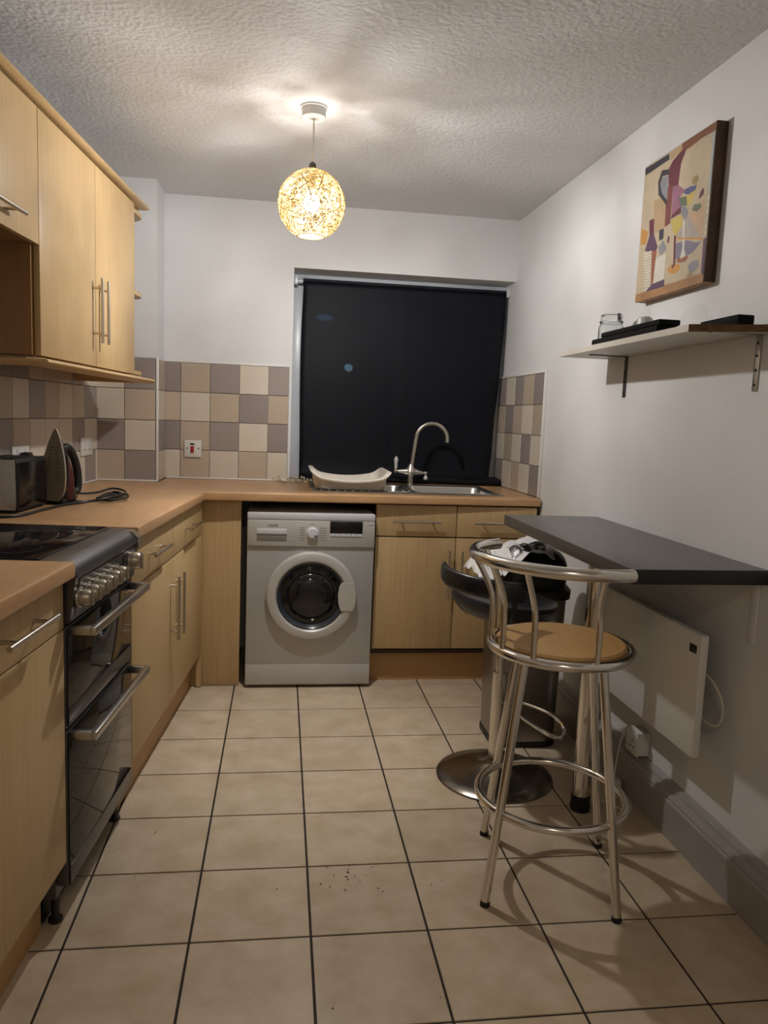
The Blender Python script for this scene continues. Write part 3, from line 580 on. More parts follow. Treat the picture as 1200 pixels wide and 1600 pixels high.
for t in (.7, .35): Ls.append(tub_loop(0.006*t-.005, (lambda t: lambda u, v: zb+.01+(rim(-.012)(u, v)-zb-.01)*t)(t)))
Ls += [tub_loop(-.010, lambda u, v: zb+.006), tub_loop(-.03, lambda u, v: zb+.005)]
g = G(); g.loft(Ls, cap=False)
g.bm.verts.ensure_lookup_table(); n_ = len(Ls[0]); vs = list(g.bm.verts); g.bm.faces.new(vs[:n_][::-1]); g.bm.faces.new(vs[-n_:])
T.part('tub_shell', g, 'cream_plastic')
# little wire garland by the window
random.seed(5)
T = Thing('fairy_lights', 'tangled string of tiny fairy lights on the worktop by the window frame', 'fairy lights', (0.06, 4.1, .941))
pts = [(-0.03+0.18*t/26+random.uniform(-.03, .03), 4.10+random.uniform(-.06, .06), .943+abs(random.gauss(0, .010))) for t in range(27)]
T.part('wire', G().tube(spline(pts, 5), .0010, 5), mat('fine wire', (.45, .40, .30), .4, .3))
g = G()
for p in pts: g.ball((p[0], p[1], p[2]+.004), .006, 6, (1, 1, 1.2))
T.part('tiny_bulbs', g, mat('clear tiny bulbs', (.55, .50, .36), .25), kind='stuff')
# ------------------------------------------------------------------ blind
T = Thing('roller_blind', 'black roller blind drawn down over the window, its hem bunched on the worktop', 'blind', (0.67, 4.30, .941))
bx0, bx1 = 0.100, 1.247
T.part('roller_tube', G().cyl((bx0-.004, 4.325, 2.035), (bx1, 4.325, 2.035), .017, 20), 'blind')
for xx, lab in ((WX0+.013, 0), (XR-.012, 1)):
    T.part('bracket', G().box(xx-.010, xx+.010, 4.288, 4.345, 2.012, 2.062, .004), 'silver_w')
    T.part('roller_cap', G().cyl((xx+(.010 if not lab else -.010), 4.325, 2.035), ((bx0-.004) if not lab else bx1, 4.325, 2.035), .013, 16), 'silver_w')
g = G(); nx, nz = 36, 40; V = []
for j in range(nz+1):
    t = j/nz; row = []
    z = 2.035 - t*(2.035-.958)
    xl = bx0 - .006*math.sin(t*PI*1.5) - .006*t; xr = bx1 - .052*max(0, t-.12)**1.1 + .004*math.sin(t*17)*(t**2)
    for i in range(nx+1):
        s = i/nx
        y = 4.306 + .006*math.sin(s*5+t*3)*t + .008*math.sin(t*9+s*2)*t*t + (.012*max(0, t-.8)*math.sin(s*14)) - .14*max(0, t-.93)**1.0*1.2
        row.append(g.bm.verts.new((xl+(xr-xl)*s, y, z)))
    V.append(row)
for j in range(nz):
    for i in range(nx): g.bm.faces.new((V[j][i], V[j][i+1], V[j+1][i+1], V[j+1][i]))
cl = T.part('blind_cloth', g, 'blind', ang=80)
sd = cl.modifiers.new('thickness', 'SOLIDIFY'); sd.thickness = .0012
# bunched hem lying on the worktop
L_ = []
for i in range(25):
    s = i/24; x = bx0+.40+(1.252-bx0-.40)*s
    ry, rz = .034+.006*math.sin(s*9), .018+.006*s+.004*math.sin(s*13+1)
    if i in (0, 24): ry *= .7; rz *= .7
    L_.append([Vector((x, 4.268-.028*s+ry*math.cos(a), .9415+rz+rz*math.sin(a))) for a in [2*PI*k/14 for k in range(14)]])
T.part('bunched_hem', G().loft(L_), 'blind')
L_ = []
for i in range(13):
    s = i/12; x = bx0+.40*s
    L_.append([Vector((x, 4.285+.016*math.cos(a), .9415+.010+.010*math.sin(a))) for a in [2*PI*k/10 for k in range(10)]])
T.part('hem_bar', G().loft(L_), 'blind')

# ------------------------------------------------------------------ pendant lamp
lx, ly, lz, R_ = 0.089, 2.916, 2.071, 0.123
T = Thing('pendant_lamp', 'lit globe pendant lamp of woven natural string hanging from the ceiling', 'lamp', (lx, ly, ZC))
T.part('ceiling_rose', G().lathe([(.050, ZC-.0005), (.050, ZC-.006), (.044, ZC-.008), (.043, ZC-.036), (.039, ZC-.040), (.006, ZC-.041)], (lx, ly, 0), 36), 'white_plastic')
T.part('cable', G().tube(spline([(lx, ly, ZC-.040), (lx+.001, ly, ZC-.10), (lx-.001, ly, ZC-.16), (lx, ly, lz+.135)], 6), .0032, 8), 'white_plastic')
T.part('lamp_holder', G().lathe([(.004, lz+.150), (.012, lz+.142), (.014, lz+.130), (.0145, lz+.122), (.0145, lz+.060), (.013, lz+.056)], (lx, ly, 0), 20), 'black')
T.part('bulb', G().ball((lx, ly, lz+.005), .030, 16, (1, 1, 1.1)), 'bulb', label='glowing bulb')
T.part('bulb_cap', G().cyl((lx, ly, lz+.037), (lx, ly, lz+.056), .012), 'silver_w')
ld = bpy.data.lights.new('bulb_light', 'POINT'); ld.energy = BULB; ld.color = (1.0, 0.98, 0.955); ld.shadow_soft_size = 0.024
ld.use_nodes = True; _n, _l = ld.node_tree.nodes, ld.node_tree.links        # photometric spread of an LED bulb: little light towards its cap
_t = _n.new('ShaderNodeTexCoord'); _s = _n.new('ShaderNodeSeparateXYZ'); _m = _n.new('ShaderNodeMapRange'); _m.interpolation_type = 'SMOOTHSTEP'
_m.inputs[1].default_value = -0.1; _m.inputs[2].default_value = 0.75; _m.inputs[3].default_value = 1.0; _m.inputs[4].default_value = UPLIGHT
_l.new(_t.outputs['Normal'], _s.inputs[0]); _l.new(_s.outputs[2], _m.inputs[0]); _l.new(_m.outputs[0], _n['Emission'].inputs['Strength'])
lo = bpy.data.objects.new('bulb_light', ld); COL.objects.link(lo); lo.parent = T.o; lo.location = (0, 0, lz-.002-ZC)
random.seed(11)
g = G()
ct, cb = math.cos(math.radians(20)), -math.cos(math.radians(24))
for k in range(400):
    ax = Vector((random.gauss(0, 1), random.gauss(0, 1), random.gauss(0, 1))).normalized()
    u = ax.orthogonal().normalized(); w = ax.cross(u)
    a0 = random.uniform(0, 2*PI); ln = random.uniform(1.0, 2.6); tilt = random.uniform(-.55, .55)
    seg = []; rr = R_*random.uniform(.985, 1.004); n = int(ln*9)
    for i in range(n+1):
        a = a0+ln*i/n; d = (u*math.cos(a)+w*math.sin(a))*math.cos(tilt)+ax*math.sin(tilt)
        if d.z > ct or d.z < cb:
            if len(seg) > 2: g.tube(seg, .00095, 4)
            seg = []; continue
        seg.append(Vector((lx, ly, lz))+d*rr)
    if len(seg) > 2: g.tube(seg, .00095, 4)
T.part('string_shade', g, 'lamp_string', kind='stuff', label='woven globe of natural string')
rb = R_*math.sin(math.radians(24)); rt = R_*math.sin(math.radians(20))
T.part('rim_ring', G().tube(arc((lx, ly), rb, 0, 2*PI*31/32, lz-R_*math.cos(math.radians(24)), 31), .0022, 6, closed=True), 'lamp_string')
T.part('rim_ring', G().tube(arc((lx, ly), rt, 0, 2*PI*31/32, lz+R_*math.cos(math.radians(20)), 31), .0022, 6, closed=True), 'lamp_string')
for k in range(3):
    a = k*2*PI/3; T.part('shade_spoke', G().cyl((lx+.013*math.cos(a), ly+.013*math.sin(a), lz+R_*.94), (lx+rt*math.cos(a), ly+rt*math.sin(a), lz+R_*.94), .0015, 6), 'black')
# added fill lamp on the ceiling, unseen behind the photographer, brightens the near end
T = Thing('fill_lamp', 'added round flush fill lamp on the ceiling, unseen behind the photographer', 'lamp', (0.1, -0.75, ZC))
T.part('lamp_base', G().lathe([(.17, ZC-.0005), (.17, ZC-.03), (.16, ZC-.035), (.01, ZC-.035)], (0.1, -.75, 0), 40), 'white_plastic')
T.part('diffuser', G().lathe([(.155, ZC-.0355), (.15, ZC-.06), (.11, ZC-.085), (.05, ZC-.098), (.0005, ZC-.10)], (0.1, -.75, 0), 40), 'fill_diffuser')
hd = bpy.data.lights.new('fill_light', 'AREA'); hd.shape = 'DISK'; hd.size = 0.3; hd.energy = FILL; hd.color = (1.0, 0.82, 0.62)
ho = bpy.data.objects.new('fill_light', hd); COL.objects.link(ho); ho.parent = T.o; ho.location = (0, 0, -.105)

# ------------------------------------------------------------------ right wall: picture, shelf
T = Thing('painting', 'cubist still life of jug, wine bottle and glasses on a box canvas', 'painting', (XR, 2.45, 1.755), 'R')
py0, py1, pz0, pz1, px = 2.231, 2.674, 1.755, 2.222, 1.231
T.part('canvas_box', G().box(px, XR-.0005, py0, py1, pz0, pz1, .003), mat('canvas edge wood', (.085, .042, .018), .6, noise=.5, nscale=12))
T.part('bottom_band', G().box(px-.0008, XR-.002, py0+.004, py1-.002, pz0-.002, pz0+.026), mat('orange brown band', (.42, .22, .09), .55, noise=.35, nscale=14))
T.part('print_ground', G().box(px-.0010, px-.0001, py0+.004, py1-.003, pz0+.026, pz1-.003), mat('cream print', (.52, .43, .30), .6, noise=.18, nscale=12))
PC = {'tan': (.45, .32, .18), 'brown': (.20, .075, .04), 'navy': (.035, .03, .045), 'peach': (.52, .36, .24), 'lav': (.42, .36, .34), 'burg': (.13, .022, .04), 'wine': (.19, .05, .04), 'mauve': (.30, .13, .20),
      'slate': (.25, .25, .28), 'blue': (.10, .11, .24), 'yellow': (.56, .44, .11), 'green': (.13, .16, .10), 'olive': (.32, .25, .10), 'viol': (.20, .18, .25), 'brick': (.30, .11, .06), 'white': (.62, .58, .50),
      'orange': (.55, .27, .06), 'purple': (.10, .05, .10), 'sky': (.38, .42, .45)}
names = list(PC); pm = [mat('print '+n, PC[n], .6, noise=.15, nscale=25) for n in names]
g = G()
for k, (cn, pl) in enumerate(PAINT):
    xx = px-.0012-k*.00001
    vs = [g.bm.verts.new((xx, min(max(y, py0+.004), py1-.003), min(max(z, pz0+.02), pz1-.003))) for y, z in pl]
    f = g.bm.faces.new(vs); f.material_index = names.index(cn)
bmesh.ops.recalc_face_normals(g.bm, faces=list(g.bm.faces))
T.part('printed_shapes', g, pm, smooth=False)
# shelf
T = Thing('wall_shelf', 'white wall shelf on metal brackets under the painting', 'shelf', (XR, 2.45, 1.572), 'R')
sx0, sy0, sy1, sz0, sz1 = 1.066, 2.005, 2.95, 1.572, 1.592
T.part('shelf_board', G().prism([(sx0, sy0), (XR-.0005, 1.915), (XR-.0005, sy1), (sx0, sy1)], sz0, sz1, .001, 1), mat('white shelf laminate', (.62, .59, .53), .4))
T.part('raw_end', G().prism([(sx0, sy0-.0002), (XR-.001, 1.915), (XR-.001, 1.913), (sx0, sy0-.0022)], sz0, sz1), 'shelf_raw', label='raw brown chipboard end')
for yb_, mt in ((2.783, 'cooker'), (1.985, 'steel')):
    b = T.part('shelf_bracket', G().box(XR-.004, XR-.0006, yb_-.011, yb_+.011, 1.418, sz0-.0005, .0008).box(XR-.15, XR-.004, yb_-.011, yb_+.011, sz0-.0035, sz0-.0003, .0006), mt)
    for zz in (1.435, 1.475, 1.515, 1.55): T.part('screw', G().ball((XR-.005, yb_, zz), .0035, 8), 'black', b)
# things on the shelf
T = Thing('glass_jar', 'empty clear glass jar with a lid at the far end of the shelf', 'jar', (1.175, 2.735, sz1), 'R')
T.part('jar_body', G().lathe([(.002, sz1+.0005), (.042, sz1+.0005), (.046, sz1+.006), (.046, sz1+.075), (.040, sz1+.088), (.040, sz1+.092), (.036, sz1+.092), (.037, sz1+.086), (.043, sz1+.073), (.043, sz1+.008), (.002, sz1+.005)], (1.175, 2.735, 0), 32), 'glass')
T.part('jar_lid', G().lathe([(.002, sz1+.0925), (.043, sz1+.0925), (.043, sz1+.098), (.038, sz1+.101), (.039, sz1+.120), (.034, sz1+.126), (.002, sz1+.127)], (1.175, 2.735, 0), 32), 'glass')
T = Thing('small_glass', 'small white frosted votive glass behind the black folder on the shelf', 'glass', (1.215, 2.555, sz1), 'R')
T.part('glass_cup', G().lathe([(.002, sz1+.0005), (.020, sz1+.0005), (.026, sz1+.02), (.030, sz1+.06), (.026, sz1+.088), (.018, sz1+.095), (.002, sz1+.097)], (1.215, 2.555, 0), 24), mat('frosted glass', (.62, .62, .62), .35, trans=.4))
T = Thing('black_folder', 'flat black leather folder lying along the shelf in front of the jar', 'folder', (1.13, 2.45, sz1), 'R')
T.part('lower_cover', G().prism([(1.080, 2.21), (1.150, 2.21), (1.150, 2.65), (1.080, 2.68)], sz1+.0005, sz1+.022, .004), 'matte_black')
T.part('upper_cover', G().prism([(1.083, 2.205), (1.152, 2.205), (1.152, 2.60), (1.083, 2.61)], sz1+.0225, sz1+.040, .004), 'matte_black')
T = Thing('wrapped_brush', 'black brush wrapped in clear plastic at the near end of the shelf', 'brush', (1.19, 2.05, sz1), 'R')
g = G()
T.part('brush_head', G().box(1.175, 1.225, 1.95, 2.135, sz1+.0005, sz1+.027, .004), 'matte_black')
random.seed(4)
L_ = []
for i in range(15):
    s = i/14; y = 2.255-.11*s; r = .042*math.sin(PI*(.08+.84*s))**.6
    if i in (0, 14): r *= .3
    L_.append([Vector((1.20+1.0*r*math.cos(a)*(1+random.uniform(-.12, .12)), y, sz1+.001+max(0, r*1.02+r*math.sin(a)*(1+random.uniform(-.1, .1))))) for a in [2*PI*k/16 for k in range(16)]])
T.part('plastic_wrap', G().loft(L_), 'clear_film')
solo('adhesive_strip', 'clear adhesive strip on the wall just below the painting', 'strip', G().box(XR-.0015, XR-.0003, 2.633, 2.647, 1.695, 1.745, .0005), 'clear_film', base=(XR, 2.64, 1.695), frame='R')

# ------------------------------------------------------------------ breakfast table
T = Thing('breakfast_table', 'dark grey laminate breakfast bar on the wall with one chrome leg', 'table', (1.07, 2.4, 0), 'R')
tx0, ty0, ty1, tz0, tz1 = 0.876, 1.845, 2.945, 0.897, 0.937
T.part('table_top', G().box(tx0+.003, XR-.0005, ty0+.003, ty1, tz0, tz1, .001), 'table')
T.part('edge_strip', G().box(tx0, tx0+.0029, ty0+.003, ty1, tz0, tz1, .0006), 'table_edge')
T.part('front_edge', G().box(tx0, XR-.0005, ty0, ty0+.0029, tz0, tz1-.0004, .0006), 'black')
lg = T.part('table_leg', G().cyl((1.012, 2.345, .052), (1.012, 2.345, tz0-.008), .030, 28), 'chrome')
T.part('rubber_foot', G().lathe([(.033, 0), (.034, .01), (.032, .03), (.032, .055), (.029, .056)], (1.012, 2.345, 0), 28), 'rubber', lg)
T.part('leg_plate', G().lathe([(.05, tz0-.010), (.05, tz0-.0005)], (1.012, 2.345, 0), 28), 'chrome', lg)
T.part('leg_screw', G().cyl((1.012, 2.314, .36), (1.012, 2.311, .36), .005, 10), 'black', lg)
T.part('wall_bracket', G().box(XR-.006, XR-.0006, 1.875, 1.905, 0.72, tz0-.0005, .001).box(XR-.22, XR-.006, 1.875, 1.905, tz0-.006, tz0-.0004, .001), 'wall')

# ------------------------------------------------------------------ bar stool with wooden seat
SC = (0.79, 1.985)
T = Thing('bar_stool', 'chrome bar stool with round wooden seat and curved rail back', 'stool', (SC[0], SC[1], 0))
T.part('seat', G().lathe([(.003, .684), (.172, .684), (.179, .690), (.179, .702), (.173, .708), (.003, .709)], (*SC, 0), 56), 'seat_wood', label='round beech seat pad')
T.part('seat_ring', G().tube(arc(SC, .194, 0, 2*PI*47/48, .688, 47), .0135, 12, closed=True), 'chrome')
T.part('seat_plate', G().lathe([(.003, .662), (.15, .662), (.15, .683), (.003, .683)], (*SC, 0), 40), 'black')
legs = []
for dg_ in (211, 298.5, 119.6, 30.6):
    a = math.radians(dg_); f = Vector((SC[0]+.252*math.cos(a), SC[1]+.252*math.sin(a), .006)); t = Vector((SC[0]+.150*math.cos(a), SC[1]+.150*math.sin(a), .664))
    l = T.part('leg', G().cyl(f, t, .0125, 14), 'chrome')
    T.part('foot_cap', G().cyl(f+Vector((0, 0, -.006)), f+Vector((-.002*math.cos(a), -.002*math.sin(a), .008)), .0135, 14), 'rubber', l)
rf = .252-(.252-.150)*(.25/.66)+.0
T.part('foot_ring', G().tube(arc(SC, rf-.006, 0, 2*PI*47/48, .25, 47), .0115, 12, closed=True), 'chrome')
rail = arc(SC, .255, math.radians(121), math.radians(288), .940, 36)
rail = [Vector((p.x, p.y, p.z+.004*math.sin(i/36*PI))) for i, p in enumerate(rail)]
T.part('back_rail', G().tube(rail, .0165, 16), 'chrome', label='wide curved chrome back rail')
for a_r, a_t in ((166, 164), (140, 136), (197, 202), (228, 227), (277, 271)):
    a, b = math.radians(a_r), math.radians(a_t)
    p = [Vector((SC[0]+.194*math.cos(a), SC[1]+.194*math.sin(a), .695)), Vector((SC[0]+.196*math.cos(a), SC[1]+.196*math.sin(a), .80)), Vector((SC[0]+.208*math.cos((a+b)/2), SC[1]+.208*math.sin((a+b)/2), .85)), Vector((SC[0]+.254*math.cos(b), SC[1]+.254*math.sin(b), .935))]
    T.part('spindle', G().tube(spline(p, 5), .0085, 12), 'chrome')

# ------------------------------------------------------------------ black swivel stool
S2 = (0.81, 2.60)
T = Thing('swivel_stool', 'black padded swivel bar stool with low back on a round metal base', 'stool', (*S2, 0))
T.part('base_disc', G().lathe([(.212, 0), (.215, .003), (.212, .007), (.16, .016), (.09, .030), (.05, .044), (.032, .060), (.026, .075)], (*S2, 0), 64), mat('tarnished base steel', (.26, .23, .195), .24, 1.0, noise=.3, nscale=9), ang=50)
T.part('column', G().cyl((*S2, .07), (*S2, .40), .026, 24).cyl((*S2, .40), (*S2, .61), .017, 20), 'chrome')
fr = [(S2[0]+.02, S2[1]-.005, .30), (S2[0]+.10, S2[1]-.02, .285), (S2[0]+.19, S2[1]-.06, .255), (S2[0]+.215, S2[1]-.115, .225), (S2[0]+.17, S2[1]-.17, .215), (S2[0]+.09, S2[1]-.13, .25), (S2[0]+.02, S2[1]-.02, .29)]
T.part('foot_rest', G().tube(spline(fr, 6), .008, 10), 'chrome')
T.part('height_lever', G().tube([(S2[0]+.01, S2[1], .60), (S2[0]+.06, S2[1]-.06, .585), (S2[0]+.085, S2[1]-.09, .53)], .004, 8), 'chrome')
L_ = []
for r, z in ((.02, .606), (.12, .608), (.165, .622), (.190, .650), (.195, .668), (.188, .680), (.170, .684), (.10, .672), (.02, .668)):
    L_.append([Vector((S2[0]+r*math.cos(a), S2[1]+r*math.sin(a), z+(.022*((r/.195)**2)*max(0, -math.cos(a))) - .016*((r/.195)**2)*max(0, math.cos(a)))) for a in [2*PI*k/48 for k in range(48)]])
T.part('seat', G().loft(L_), 'soft_black', label='black padded seat shell')
L_ = []
for i in range(27):
    s = i/26; a = math.radians(172+s*98); r = .222+.012*math.sin(s*PI)
    zc = .770-.025*s; hh = .034*(1 if 0 < i < 26 else .88); th = .013*(1 if 0 < i < 26 else .75)
    c = Vector((S2[0]+r*math.cos(a), S2[1]+r*math.sin(a), zc)); rad = Vector((math.cos(a), math.sin(a), .10))
    L_.append([c+rad*(th*math.cos(q))*1.0+Vector((0, 0, hh*(abs(math.sin(q))**.6)*(1 if math.sin(q) > 0 else -1))) for q in [2*PI*k/16 for k in range(16)]])
T.part('backrest', G().loft(L_), 'soft_black', label='low black backrest band')
for dg_ in (248, 262):
    a = math.radians(dg_); T.part('back_support', G().tube([(S2[0]+.15*math.cos(a), S2[1]+.15*math.sin(a), .628), (S2[0]+.205*math.cos(a), S2[1]+.205*math.sin(a), .65), (S2[0]+.222*math.cos(a), S2[1]+.222*math.sin(a), .74)], .009, 8), 'black')

# ------------------------------------------------------------------ bin and carrier bag
T = Thing('swing_bin', 'steel kitchen bin with black domed lid under the far end of the table', 'bin', (1.01, 2.96, 0))
def bl(x0, x1, y0, y1, z, r): return rrect(x0, x1, y0, y1, r, z, 6)
T.part('bin_body', G().loft([bl(.872, 1.144, 2.832, 3.09, .022, .07), bl(.866, 1.150, 2.828, 3.096, .30, .07), bl(.862, 1.156, 2.824, 3.10, .612, .07)]), 'bin_steel')
T.part('bin_foot', G().loft([bl(.868, 1.148, 2.828, 3.094, 0, .07), bl(.868, 1.148, 2.828, 3.094, .0215, .07)]), 'black')
T.part('lid_rim', G().loft([bl(.850, 1.170, 2.812, 3.112, .6125, .08), bl(.848, 1.172, 2.81, 3.114, .645, .08), bl(.860, 1.160, 2.822, 3.10, .662, .08)]), 'black')
L_ = []
for k in range(9):
    t = k/8; q = 1-.92*t**2.6
    cx_, cy_ = 1.01+.035*t, 2.96
    L_.append(bl(cx_-.142*q, cx_+.142*q, cy_-.13*q, cy_+.13*q, .6625+.150*math.sin(t*PI/2), .07*q))
T.part('lid_dome', G().loft(L_), 'black')
random.seed(8)
T = Thing('carrier_bag', 'crumpled white carrier bag with dark print lying on the bin lid', 'bag', (0.95, 2.92, .80))
g = G(); V = []; nu, nv = 30, 22; faces = {}
def bag_pt(s, t, lift=0):
    x = 0.765+.30*s; y = 2.79+.26*t
    # drape over the dome
    u = max(-1, min(1, (x-1.03)/.20)); v = max(-1, min(1, (y-2.96)/.16))
    z = .672+.152*math.sqrt(max(0, 1-min(1, .80*u*u+.35*v*v)))+.006
    if s < .32: z = min(z+.012, .70+.33*s)+ .012
    z += .009*math.sin(11*s+5*t)+.007*math.sin(17*t-7*s)+.005*math.sin(31*s+13*t)
    dh = 0
    for k in range(41):
        tt = k/40; q = 1-.92*tt**2.6
        if abs(x-1.01-.035*tt) < .142*q+.004 and abs(y-2.96) < .13*q+.004: dh = .6625+.150*math.sin(tt*PI/2)
    return Vector((x, y, max(z, .672, dh+.005)+lift))
for i in range(nu+1): V.append([g.bm.verts.new(bag_pt(i/nu, j/nv)) for j in range(nv+1)])
for i in range(nu):
    for j in range(nv):
        f = g.bm.faces.new((V[i][j], V[i+1][j], V[i+1][j+1], V[i][j+1]))
        s, t = i/nu, j/nv
        if .45 < s < .95 and .10+.25*(s-.45) < t < .42+.35*(s-.45) and (math.sin(i*1.7+j*2.3)+math.sin(j*1.1-i*.8)) > -1.0: f.material_index = 1
bg = T.part('bag_sheet', g, ['bag', 'bag_print'], ang=70)
sd = bg.modifiers.new('thickness', 'SOLIDIFY'); sd.thickness = .0015; sd.offset = 1

# ------------------------------------------------------------------ heater, sockets, cables
T = Thing('panel_heater', 'white flat panel heater on the wall below the breakfast table', 'heater', (XR, 2.38, .345), 'R')
hp = T.part('heater_panel', G().box(1.178, 1.203, 1.983, 2.79, .345, .716, .005), 'white_plastic')
T.part('heater_back', G().box(1.2035, 1.235, 2.05, 2.72, .40, .67, .003), 'white_plastic')
T.part('wall_mount', G().box(1.235, XR-.0006, 2.16, 2.20, .42, .64).box(1.235, XR-.0006, 2.58, 2.62, .42, .64), 'white_plastic')
T.part('control_display', G().box(1.1765, 1.1779, 2.003, 2.04, .655, .680, .0005), 'gloss_black', hp, label='small black control display')
T.part('cable', G().tube(spline([(1.215, 2.045, .60), (1.225, 1.985, .58), (1.235, 1.948, .535), (1.240, 1.945, .49), (1.235, 1.96, .455), (1.225, 2.00, .450), (1.222, 2.055, .47)], 8), .0035, 8), 'cable_white')
T = Thing('wall_socket', 'white surface-mounted single socket just above the grey skirting board', 'socket', (XR, 2.42, .163), 'R')
T.part('back_box', G().box(1.2275, XR-.0006, 2.380, 2.460, .165, .248, .003), 'white_plastic')
pl = T.part('socket_plate', G().box(1.220, 1.2273, 2.377, 2.463, .162, .251, .003), 'white_plastic')
for dy, dz in ((0, .012), (-.011, -.010), (.011, -.010)): T.part('pin_hole', G().box(1.2193, 1.2202, 2.412+dy-.003, 2.412+dy+.003, .200+dz-.004, .200+dz+.004), 'black', pl)
T.part('switch', G().box(1.217, 1.2199, 2.44, 2.452, .226, .242, .001), 'white_plastic', pl)
T = Thing('heater_flex', 'white flex with its plug lying on the floor under the single socket', 'cable', (1.17, 2.42, 0), 'R')
T.part('flex', G().tube(spline([(1.2245, 2.4685, .235), (1.212, 2.475, .19), (1.207, 2.485, .13), (1.200, 2.48, .08), (1.188, 2.465, .045)], 8), .0035, 8), 'cable_white')
T.part('plug', G().box(1.165, 1.205, 2.43, 2.475, .010, .052, .010), 'cable_white')
for a, b in ((1.170, 2.44), (1.194, 2.44), (1.182, 2.458)): T.part('plug_pin', G().box(a, a+.004, b, b+.009, .0005, .0098), 'steel')
cl_ = []
for i in range(60):
    a = i*2*PI/24; r = .05+.004*math.sin(i*.7); cl_.append((1.163+r*math.cos(a)*.55, 2.355+r*math.sin(a)*1.1, .006+.0012*(i/8)))
cl_ = [(1.175, 2.432, .03), (1.172, 2.42, .018)] + cl_
T.part('cord_coil', G().tube(spline(cl_, 2), .003, 6), 'cable_white')
# sockets above the worktop (left wall) and cooker switch (end wall)
def wall_socket(lab, y0, z0, w=.086, h=.086, plugged=False):
    T = Thing('wall_socket', lab, 'socket', (-.6, y0+w/2, z0), 'L')
    xa = -.6085
    T.part('socket_plate', G().box(xa, xa+.009, y0, y0+w, z0, z0+h, .003), 'white_plastic')
    ym = y0+w/2
    for k in ((0,) if w < .1 else (-.036, .036)):
        for dy, dz in ((0, .050), (-.011, .028), (.011, .028)): T.part('pin_hole', G().box(xa+.0088, xa+.0096, ym+k+dy-.0025, ym+k+dy+.0025, z0+dz-.004, z0+dz+.004), 'black')
        T.part('switch', G().box(xa+.009, xa+.012, ym+k-.004, ym+k+.004, z0+h-.026, z0+h-.010, .001), 'white_plastic')
    return T
wall_socket('white double socket on the tiles, right of the iron', 0.158, 1.072, .150, .086)
wall_socket('white double socket on the tiles behind the toaster', -.575, 1.060, .146, .086)
solo('black_plug', 'black plug pushed into the socket behind the toaster', 'plug', G().box(-.599, -.562, -.525, -.478, 1.073, 1.122, .008), 'black', base=(-.6, -.5, 1.075), frame='L')
T = Thing('cooker_switch', 'white cooker switch plate with red rocker on the end wall tiles', 'switch', (-.473, 4.19, 1.055))
T.part('switch_plate', G().box(-.517, -.429, 4.178, 4.1885, 1.056, 1.147, .003), 'white_plastic')
T.part('rocker', G().box(-.484, -.466, 4.172, 4.1779, 1.080, 1.116, .002), 'red', label='red rocker')
T.part('indicator', G().box(-.486, -.464, 4.1765, 4.1779, 1.122, 1.131), 'black')
for xx in (-.503, -.443): T.part('screw', G().cyl((xx, 4.1775, 1.104), (xx, 4.1779, 1.104), .004, 10), 'black')

# ------------------------------------------------------------------ toaster and iron
T = Thing('toaster', 'steel and black toaster at the back of the left worktop', 'toaster', (-.53, -.78, .9405), 'L')
T.part('shell', G().prism_ax([(-.5995, .950), (-.450, .950), (-.448, .965), (-.449, 1.105), (-.458, 1.120), (-.594, 1.120), (-.5995, 1.105)], -.895, -.655, 'y'), 'black')
T.part('front_panel', G().prism_ax([(-.5995, .952), (-.455, .952), (-.452, .962), (-.453, 1.106), (-.458, 1.119), (-.5995, 1.119)], -.9045, -.8955, 'y'), 'steel', label='brushed steel front panel')
T.part('slot', G().box(-.570, -.548, -.87, -.68, 1.1202, 1.1212).box(-.515, -.493, -.87, -.68, 1.1202, 1.1212), 'rubber')
T.part('side_panel', G().box(-.4495, -.4465, -.888, -.662, .956, 1.108, .001), 'gloss_black')
T.part('foot_rail', G().box(-.595, -.46, -.89, -.66, .941, .9498), 'rubber')
g = G()
ib = Vector((-.840, 2.912, .9405))
T = Thing('clothes_iron', 'black and red steam iron standing on its heel beside the toaster', 'iron', ib, 'O', rotz=math.radians(-24))
hw = [(.012, .030), (.03, .046), (.06, .056), (.10, .0565), (.14, .052), (.18, .0435), (.22, .031), (.25, .019), (.272, .008)]
yoff = lambda z: .004+(z)*.10
def sole_loop(y, inset=0):
    l = [Vector((-max(w-inset, .002), y+yoff(z), z+(inset*.3))) for z, w in hw] + [Vector((0, y+yoff(.280), .280-inset))] + [Vector((max(w-inset, .002), y+yoff(z), z+(inset*.3))) for z, w in hw[::-1]]
    return l
T.part('soleplate', G().loft([sole_loop(0, .002), sole_loop(.002), sole_loop(.007)]), 'iron_sole', label='steel soleplate with steam holes')
g = G()
for sx in (-1, 1):
    for k in range(11):
        z = .085+k*.0125; x = sx*(.030-.0016*k); g.cyl((x, yoff(z)-.0012, z), (x, yoff(z)+.0005, z), .0022, 8); g.cyl((x-sx*.008, yoff(z)-.0012, z), (x-sx*.008, yoff(z)+.0005, z), .0016, 8)
T.part('steam_holes', g, 'black')
L_ = []
for z, w, d in ((0.0, .040, .118), (.02, .047, .122), (.05, .050, .105), (.09, .048, .080), (.13, .042, .070), (.17, .034, .060), (.21, .022, .042), (.245, .010, .022), (.262, .004, .008)):
    y0 = .0075+yoff(z); 
    L_.append([Vector((w*math.cos(q)*(1 if True else 1), y0+d*max(0, math.sin(q))**.8 if math.sin(q) > 1e-6 else y0, z)) for q in [PI*k/12 for k in range(13)]] )
T.part('iron_body', G().loft(L_), 'gloss_black')
L_ = []
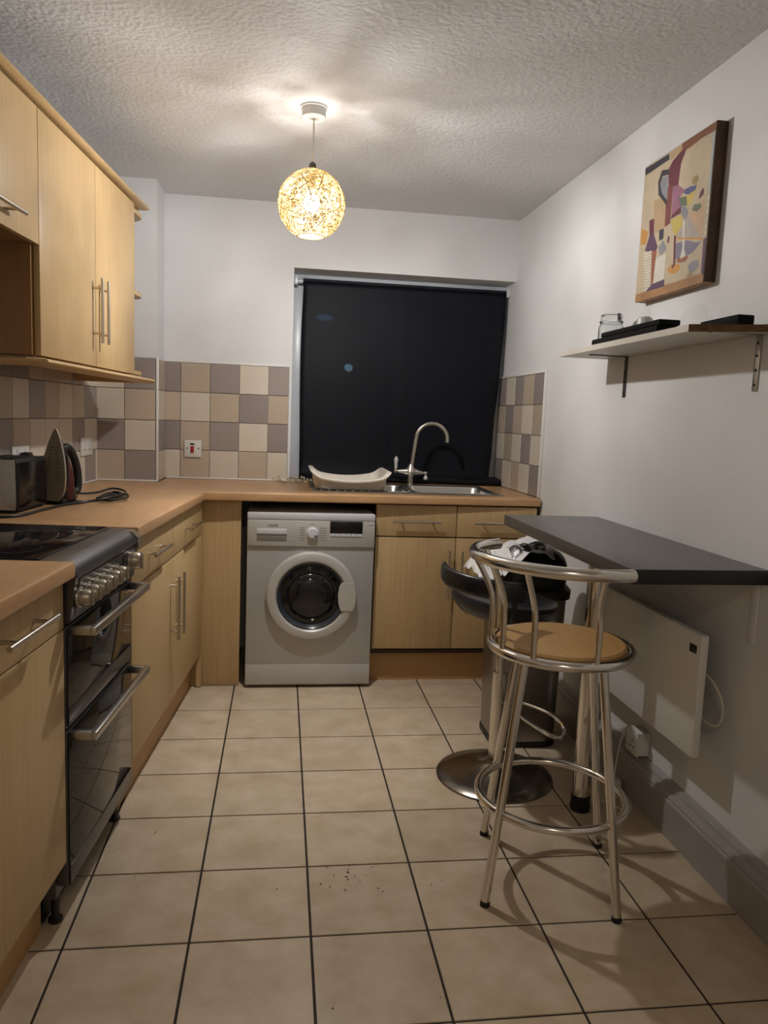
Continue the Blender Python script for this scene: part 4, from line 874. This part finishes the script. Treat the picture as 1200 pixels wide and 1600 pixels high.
for z, x, y, r in ((.015, .040, .035, .010), (.05, .044, .036, .013), (.09, .0425, .034, .012), (.13, .036, .033, .009), (.165, .030, .030, .004)):
    L_.append([Vector((x+r*.75*math.cos(q), y+.01+yoff(z)+r*1.6*math.sin(q), z)) for q in [2*PI*k/10 for k in range(10)]])
T.part('red_trim', G().loft(L_), 'darkred', label='dark red side trim')
T.part('iron_handle', G().tube(spline([(0, .11, .03), (0, .148, .045), (0, .152, .10), (0, .135, .16), (0, .10, .205), (0, .06, .20)], 6), [.016]*31, 12), 'black')
T.part('heel_dial', G().lathe([(.012, -.006), (.012, 0), (.006, .002)], (.046, .02, .014), 14, 'x').box(-.048, .05, .008, .125, .0005, .0065, .002), 'black')
rel = lambda x, y, z: tuple(Matrix.Rotation(math.radians(24), 3, 'Z') @ (Vector((x, y, z))-ib))
cd = [rel(-.80, 3.02, .98), rel(-.79, 3.06, 1.02), rel(-.80, 3.12, 1.0), rel(-.82, 3.2, .955), rel(-.76, 3.28, .950), rel(-.72, 3.38, .958), rel(-.66, 3.34, .952), rel(-.64, 3.18, .948), rel(-.68, 3.06, .948), rel(-.70, 3.02, .955), rel(-.66, 3.10, .962), rel(-.62, 3.16, .958), rel(-.60, 3.08, .955), rel(-.64, 3.0, .95), rel(-.70, 3.04, .952), rel(-.67, 3.13, .968), rel(-.625, 3.10, .966), rel(-.66, 3.0, .958), rel(-.73, 2.96, .947), rel(-.78, 2.87, .946), rel(-.80, 2.78, .945), rel(-.815, 2.70, .945), rel(-.825, 2.60, .945), rel(-.85, 2.545, .945), rel(-.90, 2.52, .945), rel(-.95, 2.52, .945)]
T.part('power_cord', G().tube(spline(cd, 6), .0048, 8), 'black')
# crumbs on the floor
random.seed(3)
T = None
g = G()
for k in range(26):
    x, y = random.gauss(.22, .045), random.gauss(2.02, .035)
    if k > 17: x, y = random.uniform(-.4, .5), random.uniform(1.5, 2.4)
    a = random.uniform(0, PI); l = random.uniform(.0015, .004)
    g.tube([(x-l*math.cos(a), y-l*math.sin(a), .0012), (x+l*math.cos(a), y+l*math.sin(a), .0012)], .0010, 5)
solo('floor_crumbs', 'scatter of dark crumbs on the middle floor tiles', 'crumbs', g, 'crumb', kind='stuff')
